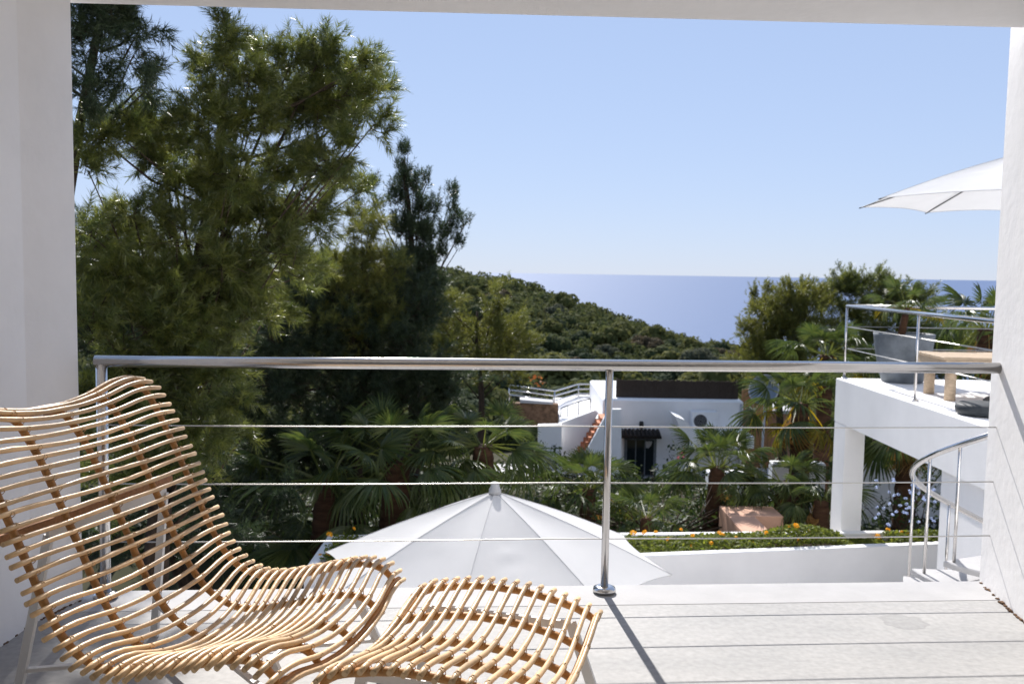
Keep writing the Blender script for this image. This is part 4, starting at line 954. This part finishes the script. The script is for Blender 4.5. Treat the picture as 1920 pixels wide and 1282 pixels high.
M['hill_leaf_d'] = mat('hill_leaves_dry', (0.085, 0.068, 0.040), 0.85, 0.05, transl=0.2, tint=(0.15, 0.115, 0.07))
M['hill_leaf_e'] = mat('hill_leaves_deep', (0.042, 0.058, 0.030), 0.85, 0.05, transl=0.2, tint=(0.065, 0.075, 0.032))
HT = [hill_tree_mesh(('hill_leaf_a', 'hill_leaf_b', 'hill_leaf_c', 'hill_leaf_e', 'hill_leaf_b', 'hill_leaf_a', 'hill_leaf_e', 'hill_leaf_c', 'hill_leaf_a', 'hill_leaf_d')[s], 40 + s, (.9, 1.25, .75)[s % 3]) for s in range(10)]
r_ = random.Random(5); spots = []
for _ in range(60000):
    y = 24 + 318 * r_.random() ** 1.45; u = r_.uniform(-.5, .4); x = u * y
    if y < 43 and (-3.5 < x < 12 or x < -.2 * y - 3 and y < 27): continue
    if y > 325 and r_.random() < .3: continue
    s = r_.uniform(1.6, 2.6) if r_.random() < .45 else r_.uniform(2.6, 4.3)
    if y < 60: s *= .62
    spots.append((x, y, s))
    if len(spots) > 12000: break
grid = {}; chosen = []
for x, y, s in spots:
    g = (int(x // 4), int(y // 4)); ok = True
    for i in (-1, 0, 1):
        for j in (-1, 0, 1):
            for (x2, y2, s2) in grid.get((g[0] + i, g[1] + j), ()):
                if (x - x2) ** 2 + (y - y2) ** 2 < (.60 * (s + s2)) ** 2: ok = False
    if ok: grid.setdefault(g, []).append((x, y, s)); chosen.append((x, y, s))
def seen(x, y, s):      # roughly: not hidden behind the pines on the left, the deck or the walls
    u = x / y
    return -.09 < u < .27
vis = sorted([c for c in chosen if seen(*c)], key=lambda c: -c[2] / c[1])
ind = vis[:290]; keyset = set(ind); rest = [c for c in chosen if c not in keyset]
for k, (x, y, s) in enumerate(ind):
    hk = r_.choice((0, 1, 2, 3, 4, 5, 6, 7, 8, 0, 1, 3, 4, 5, 6, 8, 9))
    o = link('hill_tree', HT[hk], None, loc=(x, y, tz(x, y) - .25 * s), rot=(0, 0, r_.uniform(0, 6.28))); o.scale = (s, s, s * r_.uniform(.85, 1.15))
    kind_ = ('mid-green', 'olive-green', 'grey-green', 'deep green', 'olive-green', 'mid-green', 'deep green', 'grey-green', 'mid-green', 'rusty brown')[hk]
    tag(o, kind_ + ' round-crowned tree on the wooded hill', 'tree', kind_ + ' trees of the wooded hill')
# the rest of the wood reads as one mass
allv, allf, allt, off = [], [], [], 0
for k, (x, y, s) in enumerate(rest[:2300]):
    lobes = 5; ps, ns = [], []
    for j in range(lobes):
        a = j * 2.5 + k; c = np.array([math.cos(a) * .5, math.sin(a) * .5, .5 + .55 * ((j * 7 + k) % 5) / 5]); d, q = ball(36, .6)
        ps.append(c + q * .52); ns.append(d + np.array([0, 0, .35]))
    ps = np.concatenate(ps) * s + np.array([x, y, tz(x, y) - .25 * s])
    v, f, tt = leaves(ps, np.concatenate(ns), .16 * s, .75)
    allv.append(v); allf.append(f + off); allt.append(tt * .7 + random.uniform(-.1, .3)); off += len(v)
fo = link('forest', np_mesh('forest', np.concatenate(allv), np.concatenate(allf), np.clip(np.concatenate(allt), 0, 1)), 'hill_leaf_a')
stuff(fo); tag(fo, 'dense pine wood covering the rest of the hill', 'forest')
print('hill trees', len(ind), 'rest', len(rest), 'tris', sum(len(m_.loop_triangles) or sum(len(p.vertices) - 2 for p in m_.polygons) for m_ in bpy.data.meshes if len(m_.polygons) < 5000))
